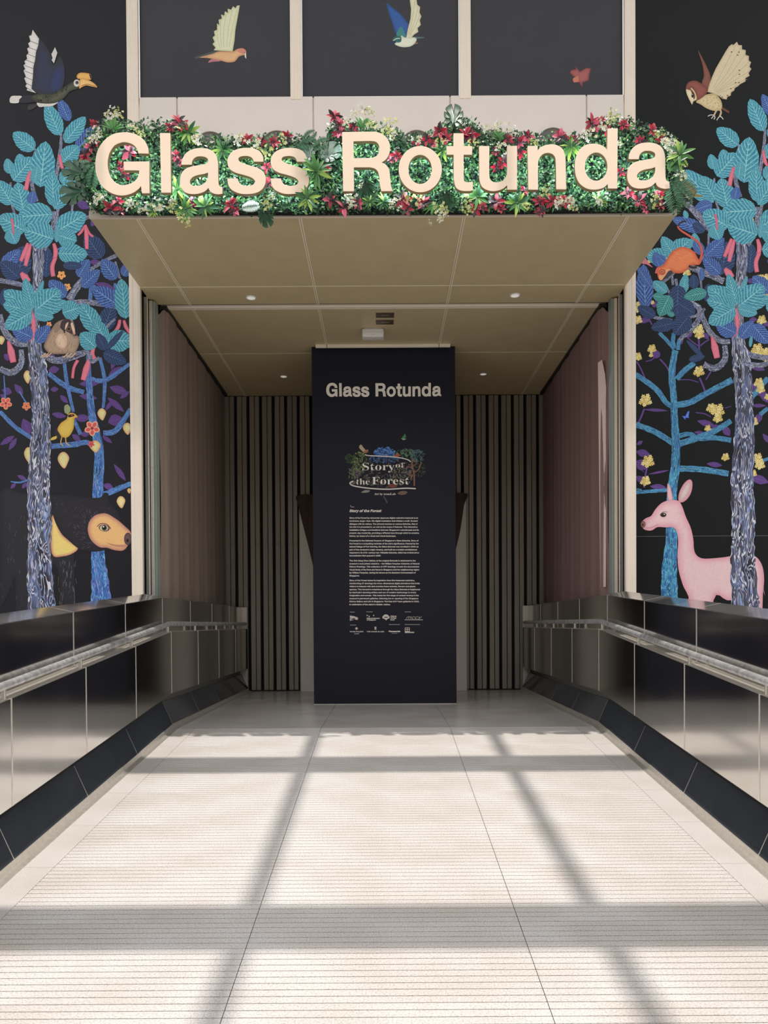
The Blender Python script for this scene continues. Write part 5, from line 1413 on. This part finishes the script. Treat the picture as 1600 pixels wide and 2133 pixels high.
while cnt < 27000:
    u, v = rh.uniform(165, 1428), rh.uniform(246, 449)
    if not in_poly(u, v, HED): continue
    cnt += 1
    Y = HYB - rh.uniform(-.01, .075)
    p = onY(u + rh.gauss(0, 2), v + rh.gauss(0, 2), HYB); p.y = Y
    L = rh.uniform(.009, .019); w = L * rh.uniform(.42, .62)
    nrm = Vector((rh.gauss(0, .6), -1, rh.gauss(.25, .6))).normalized()
    t = Vector((rh.gauss(0, 1), rh.gauss(0, .3), rh.gauss(0, 1))); t = (t - nrm * t.dot(nrm)).normalized()
    s = nrm.cross(t)
    b0 = len(vs)
    vs += [p - t * L, p + s * w - t * L * .1, p + t * L, p - s * w - t * L * .1]
    fs.append((b0, b0 + 1, b0 + 2, b0 + 3))
    c = lin(rh.choice(GREENS)); k = rh.uniform(.8, 1.25)
    cs += [tuple(x * k for x in c)] * 4
me = mesh('boxwood_foliage', vs, fs)
a = me.color_attributes.new('Col', 'FLOAT_COLOR', 'POINT')
for k, c in enumerate(cs): a.data[k].color = (*c, 1)
o = link('boxwood_foliage', me, hd, 'foliage'); o.matrix_parent_inverse = hdinv; tag(o, kind='stuff')

# leaf blades for the larger plants (unit length along x, folded along the midrib, facing -y)
def blade(name, col, tip, width, fold=.25, bend=.25, N=6):
    vs, fs, cs = [], [], []
    for i in range(N + 1):
        t = i / N
        w = width * math.sin(math.pi * min(1, t * .93 + .05)) ** .8
        y = bend * t * t
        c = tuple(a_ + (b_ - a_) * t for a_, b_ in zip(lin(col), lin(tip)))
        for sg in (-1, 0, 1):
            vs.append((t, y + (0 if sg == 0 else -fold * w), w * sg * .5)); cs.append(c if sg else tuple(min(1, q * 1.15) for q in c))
    for i in range(N):
        for j in range(2):
            q = i * 3 + j; fs.append((q, q + 1, q + 4, q + 3))
    me = mesh(name, vs, fs, True)
    at = me.color_attributes.new('Col', 'FLOAT_COLOR', 'POINT')
    for k, c in enumerate(cs): at.data[k].color = (*c, 1)
    me.materials.append(MATS['foliage'])
    return me
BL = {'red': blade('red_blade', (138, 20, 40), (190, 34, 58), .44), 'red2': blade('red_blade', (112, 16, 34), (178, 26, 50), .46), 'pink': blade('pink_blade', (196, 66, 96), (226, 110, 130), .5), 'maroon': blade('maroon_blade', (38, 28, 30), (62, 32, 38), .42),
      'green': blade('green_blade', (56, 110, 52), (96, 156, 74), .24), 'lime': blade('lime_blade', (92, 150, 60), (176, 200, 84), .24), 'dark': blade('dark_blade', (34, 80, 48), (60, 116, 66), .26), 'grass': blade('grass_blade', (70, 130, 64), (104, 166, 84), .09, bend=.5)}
def core_me(name, r, col):
    bm = bmesh.new(); bmesh.ops.create_icosphere(bm, subdivisions=1, radius=r)
    me = bpy.data.meshes.new(name); bm.to_mesh(me); bm.free()
    at = me.color_attributes.new('Col', 'FLOAT_COLOR', 'POINT')
    for d in at.data: d.color = (*lin(col), 1)
    me.materials.append(MATS['foliage'])
    return me
CORE_R, CORE_G = core_me('plant_core', .012, (60, 26, 32)), core_me('plant_core', .012, (48, 92, 48))
PXM = 5.6 / F
def rosette(name, u, v, size, kinds, n, core, tilt=(.12, .55), front=False, arc=(0, 6.283)):
    p = onY(u, v, HYB - .075)
    p.y = 5.478 if front else HYB - .078
    o = link(name, core, hd); o.matrix_parent_inverse = hdinv; o.location = p
    for k in range(n):
        a = arc[0] + (arc[1] - arc[0]) * (k + rh.uniform(-.25, .25)) / n
        el = rh.uniform(*tilt)
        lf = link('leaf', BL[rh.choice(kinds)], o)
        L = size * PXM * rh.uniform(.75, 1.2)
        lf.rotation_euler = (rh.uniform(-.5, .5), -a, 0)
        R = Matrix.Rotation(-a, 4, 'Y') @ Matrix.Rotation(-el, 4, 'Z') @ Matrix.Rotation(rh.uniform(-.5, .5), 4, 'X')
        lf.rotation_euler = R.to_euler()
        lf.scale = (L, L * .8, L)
    return o
RED = [(372, 255, 17), (381, 262, 15), (355, 266, 11), (197, 260, 11), (190, 308, 15), (178, 324, 16), (198, 300, 12), (271, 318, 18), (254, 348, 13), (262, 366, 11), (366, 326, 15), (375, 340, 12), (232, 437, 18), (246, 420, 14), (252, 442, 12), (482, 428, 18), (490, 440, 13), (401, 421, 12), (516, 294, 14), (545, 296, 11), (570, 297, 14), (600, 286, 13), (556, 349, 12), (562, 382, 14), (697, 246, 16), (706, 278, 14), (710, 262, 12), (676, 352, 14), (735, 266, 10), (826, 326, 14), (814, 334, 10), (689, 418, 16), (716, 434, 18), (746, 426, 14), (838, 417, 19), (847, 438, 16), (882, 424, 18), (888, 292, 13), (901, 300, 10), (866, 302, 11), (915, 275, 16), (930, 290, 14), (970, 281, 17), (983, 284, 15), (1058, 291, 13), (1081, 298, 14), (1099, 286, 15), (1047, 338, 14), (1035, 350, 12), (1032, 318, 10), (1082, 320, 13), (990, 437, 15), (1006, 432, 12), (1033, 422, 18), (1044, 437, 12), (1092, 398, 10), (1124, 420, 16), (1148, 420, 18), (1128, 441, 13), (1176, 420, 14), (1168, 286, 16), (1197, 290, 11), (1232, 257, 17), (1251, 254, 14), (1298, 261, 13), (1262, 272, 13), (1238, 272, 11), (1360, 274, 15), (1332, 296, 14), (1377, 292, 12), (1292, 360, 14), (1307, 404, 16), (1330, 420, 19), (1373, 408, 14), (1375, 430, 13), (1345, 438, 10), (1122, 442, 10)]
for (u, v, s) in RED:
    rosette('red_leaved_plant', u, v, s, ['red', 'red2', 'red2', 'maroon', 'maroon', 'pink'] if rh.random() < .5 else ['red', 'red', 'red2', 'maroon'], 8, CORE_R, (.1, .5))
SPIKE = [(392, 277, 26, 0), (464, 314, 22, 0), (370, 396, 27, 0), (427, 432, 26, 0), (388, 436, 22, 0), (662, 376, 32, 1), (645, 431, 25, 1), (922, 316, 22, 0), (995, 411, 26, 0), (1078, 424, 26, 0), (1190, 306, 26, 0), (1403, 342, 28, 1), (1397, 360, 22, 1), (770, 421, 16, 0), (1248, 418, 20, 0), (322, 441, 16, 0), (800, 421, 18, 0)]
for i, (u, v, s, fr) in enumerate(SPIKE):
    rosette('spiky_green_plant', u, v, s, ['green', 'lime', 'green', 'dark'] if i % 3 else ['lime', 'green', 'lime', 'dark'], 14, CORE_G, (.05, .4), bool(fr))
for (u, v, s) in ((237, 272, 26), (755, 268, 28), (1042, 292, 22), (390, 440, 22), (905, 425, 24)):
    rosette('grassy_plant', u, v, s, ['grass', 'grass', 'green'], 15, CORE_G, (.05, .4), False, (.3, 2.9) if v < 350 else (3.3, 6.1))
# clusters of small cream flowers
def florets(name, r, n, cols, seed):
    rr = random.Random(seed); vs, fs, cs = [], [], []
    for _ in range(n):
        d = r * math.sqrt(rr.random()); a = rr.uniform(0, 6.283)
        c = Vector((d * math.cos(a), -rr.uniform(0, .03), d * math.sin(a)))
        nn = Vector((rr.gauss(0, .4), -1, rr.gauss(.2, .4))).normalized()
        t = nn.cross(Vector((0, 0, 1))).normalized(); s = nn.cross(t)
        col = lin(rr.choice(cols)); pr = rr.uniform(.009, .014); a0 = rr.uniform(0, 6)
        for k in range(4):
            e = t * math.cos(a0 + k * 1.571) + s * math.sin(a0 + k * 1.571); g = nn.cross(e)
            b0 = len(vs)
            vs += [c, c + e * pr * .6 + g * pr * .4 + nn * .003, c + e * pr * 1.1 + nn * .001, c + e * pr * .6 - g * pr * .4 + nn * .003]
            fs.append((b0, b0 + 1, b0 + 2, b0 + 3)); cs += [tuple(x * .8 for x in col), col, col, col]
        if rr.random() < .5:
            b0 = len(vs); q = c * .2; w = .0015
            vs += [q + t * w, q - t * w, c - t * w, c + t * w]; fs.append((b0, b0 + 1, b0 + 2, b0 + 3)); cs += [lin((96, 140, 70))] * 4
    me = mesh(name, vs, fs)
    at = me.color_attributes.new('Col', 'FLOAT_COLOR', 'POINT')
    for k, c in enumerate(cs): at.data[k].color = (*c, 1)
    me.materials.append(MATS['petal'])
    return me
FL = [florets('floret_cluster', .05, 20, [(244, 238, 214), (236, 226, 180), (250, 248, 236)], s) for s in range(4)] + [florets('floret_cluster', .05, 18, [(226, 224, 150), (238, 232, 180), (200, 206, 120)], s + 9) for s in range(3)]
CREAM = [(202, 282, 13), (196, 296, 11), (228, 246, 10), (237, 238, 13), (248, 240, 11), (285, 277, 11), (296, 285, 9), (417, 292, 15), (270, 430, 13), (300, 436, 13), (328, 430, 15), (364, 437, 15), (385, 460, 13), (392, 470, 8), (212, 420, 14), (356, 420, 9), (500, 294, 13), (530, 304, 14), (556, 320, 14), (590, 296, 12), (555, 427, 14), (565, 412, 9), (725, 260, 11), (738, 240, 9), (757, 232, 14), (774, 238, 8), (774, 264, 12), (812, 270, 20), (812, 284, 12), (736, 422, 14), (726, 414, 10), (825, 426, 14), (852, 414, 13), (874, 420, 13), (918, 436, 17), (912, 456, 12), (896, 466, 5), (926, 448, 8), (868, 296, 11), (918, 300, 11), (970, 425, 15), (975, 441, 12), (1016, 275, 11), (1040, 266, 13), (1064, 272, 11), (1048, 312, 15), (985, 302, 11), (1094, 432, 9), (1134, 401, 13), (1168, 428, 15), (1184, 424, 12), (1226, 284, 15), (1256, 262, 13), (1274, 242, 12), (1272, 258, 10), (1370, 283, 12), (1394, 300, 19), (1402, 314, 14), (1417, 368, 12), (1250, 414, 15), (1364, 420, 14), (1192, 437, 10), (1112, 300, 9), (748, 388, 8), (1290, 300, 8)]
for i, (u, v, s) in enumerate(CREAM):
    p = onY(u, v, HYB - .08)
    o = link('cream_flower_cluster', FL[i % 7], hd); o.matrix_parent_inverse = hdinv
    o.location = (p.x, HYB - .085, p.z); k = s * PXM / .05
    o.scale = (k, 1, k)
    o.rotation_euler.y = rh.uniform(0, 6)
# split leaves and ferns
def monstera(name, c0, c1):
    vs, fs, cs = [(0, 0, 0)], [], [lin(c1)]
    N = 64
    for k in range(N):
        a = 2 * math.pi * k / N
        r = .5 * (1.0 - .25 * math.cos(a)) * (1 + .12 * math.cos(2 * a))
        if k % 8 in (0,) and .7 < a < 5.6: r *= .45
        if abs(a) < .2 or a > 6.1: r *= .5
        x, z = -r * math.cos(a) + .35, r * math.sin(a) * .95
        vs.append((x, -.05 + .25 * z * z + .12 * x * x, z)); cs.append(lin(c0 if k % 2 else c1))
    for k in range(N): fs.append((0, 1 + k, 1 + (k + 1) % N))
    me = mesh(name, vs, fs, True)
    at = me.color_attributes.new('Col', 'FLOAT_COLOR', 'POINT')
    for k, c in enumerate(cs): at.data[k].color = (*c, 1)
    me.materials.append(MATS['foliage'])
    return me
MO = [monstera('monstera', (30, 66, 42), (44, 86, 54)), monstera('monstera', (96, 118, 104), (128, 146, 130))]
for (u, v, s, a, k) in ((178, 364, 50, 2.8, 0), (178, 398, 54, 3.3, 0), (676, 334, 44, .9, 1), (650, 332, 36, 2.2, 1), (755, 378, 42, -1.2, 0), (946, 264, 46, 1.6, 0), (1345, 410, 34, -.6, 0), (548, 440, 34, -1.2, 0), (925, 400, 36, -1.3, 0)):
    p = onY(u, v, HYB - .08)
    o = link('monstera_leaf', MO[k], hd); o.matrix_parent_inverse = hdinv
    o.location = (p.x, HYB - .088, p.z); q = s * PXM
    o.scale = (q, q, q)
    o.rotation_euler = (0, -a, 0)
def fern(name, c0, c1, n=13):
    vs, fs, cs = [], [], []
    def add(pts, c):
        b0 = len(vs); vs.extend(pts); fs.append(tuple(range(b0, b0 + len(pts)))); cs.extend([lin(c)] * len(pts))
    add([(0, 0, .008), (0, 0, -.008), (1, .25, -.003), (1, .25, .003)], c0)
    for i in range(n):
        t = .08 + .9 * i / n; L = .3 * math.sin(math.pi * (t * .85 + .12)) + .03
        y = .25 * t * t
        for sg in (-1, 1): add([(t, y, 0), (t + .05 + L * .2, y - .01, sg * L * .5), (t + L * .45, y + .02, sg * L), (t - .01 + L * .12, y - .01, sg * L * .55)], c1 if i % 2 else c0)
    me = mesh(name, vs, fs)
    at = me.color_attributes.new('Col', 'FLOAT_COLOR', 'POINT')
    for k, c in enumerate(cs): at.data[k].color = (*c, 1)
    me.materials.append(MATS['foliage'])
    return me
FE = [fern('fern', (48, 92, 60), (66, 114, 76)), fern('fern', (206, 214, 200), (224, 230, 218))]
for (u, v, s, a, k) in ((196, 345, 46, 3.9, 0), (192, 340, 44, 3.4, 0), (198, 350, 44, 4.5, 0), (1402, 378, 62, -.9, 0), (1396, 380, 66, -1.35, 0), (1404, 376, 54, -.5, 0), (620, 305, 46, .2, 0), (612, 306, 46, -.35, 0), (650, 312, 46, .5, 0), (660, 320, 40, -.4, 0), (502, 436, 40, .25, 1), (630, 300, 40, .8, 0)):
    p = onY(u, v, HYB - .08)
    o = link('fern_frond', FE[k], hd); o.matrix_parent_inverse = hdinv
    o.location = (p.x, HYB - .09, p.z); q = s * PXM
    o.scale = (q, q * .6, q); o.rotation_euler = (0, -a, 0)

# ------------------------------------------------------------------ unseen wall added behind the viewer to cut low light into the passage
wr = empty('wall_light_block'); tag(wr, kind='structure')
for k in range(8):
    box('light_block_panel', (-10 + k * 2.5 + .01, -7.3, -1.4), (-10 + (k + 1) * 2.5 - .01, -7, 6.5), 'light_block_grey', wr)

# ------------------------------------------------------------------ glazed roof overhead: its beams stripe the ramp with shade
rf = empty('roof_frame'); tag(rf, kind='structure')
ZR = 8.0
def back(y_floor, z_roof):            # where on the roof the sun passes on its way to that floor line
    return y_floor - SUN_TAN * (z_roof - rz(y_floor))
for (a, c) in ((5.231, 5.585), (2.94, 3.273), (.65, .98), (-1.65, -1.32), (-3.95, -3.62)):
    box('cross_beam', (-6, back(a, ZR - .12), ZR - .12), (6, back(c, ZR - .12), ZR + .1), 'roof_steel', rf)
for x in (-3.58, -2.085, -.592, .9, 2.39, 3.88):
    box('long_beam', (x - .055, -6, ZR + 2.6), (x + .055, back(7.4, ZR), ZR + 2.75), 'roof_steel', rf)
box('roof_edge', (-9, back(7.4, ZR), ZR), (9, 7.6, ZR + .15), 'roof_steel', rf)
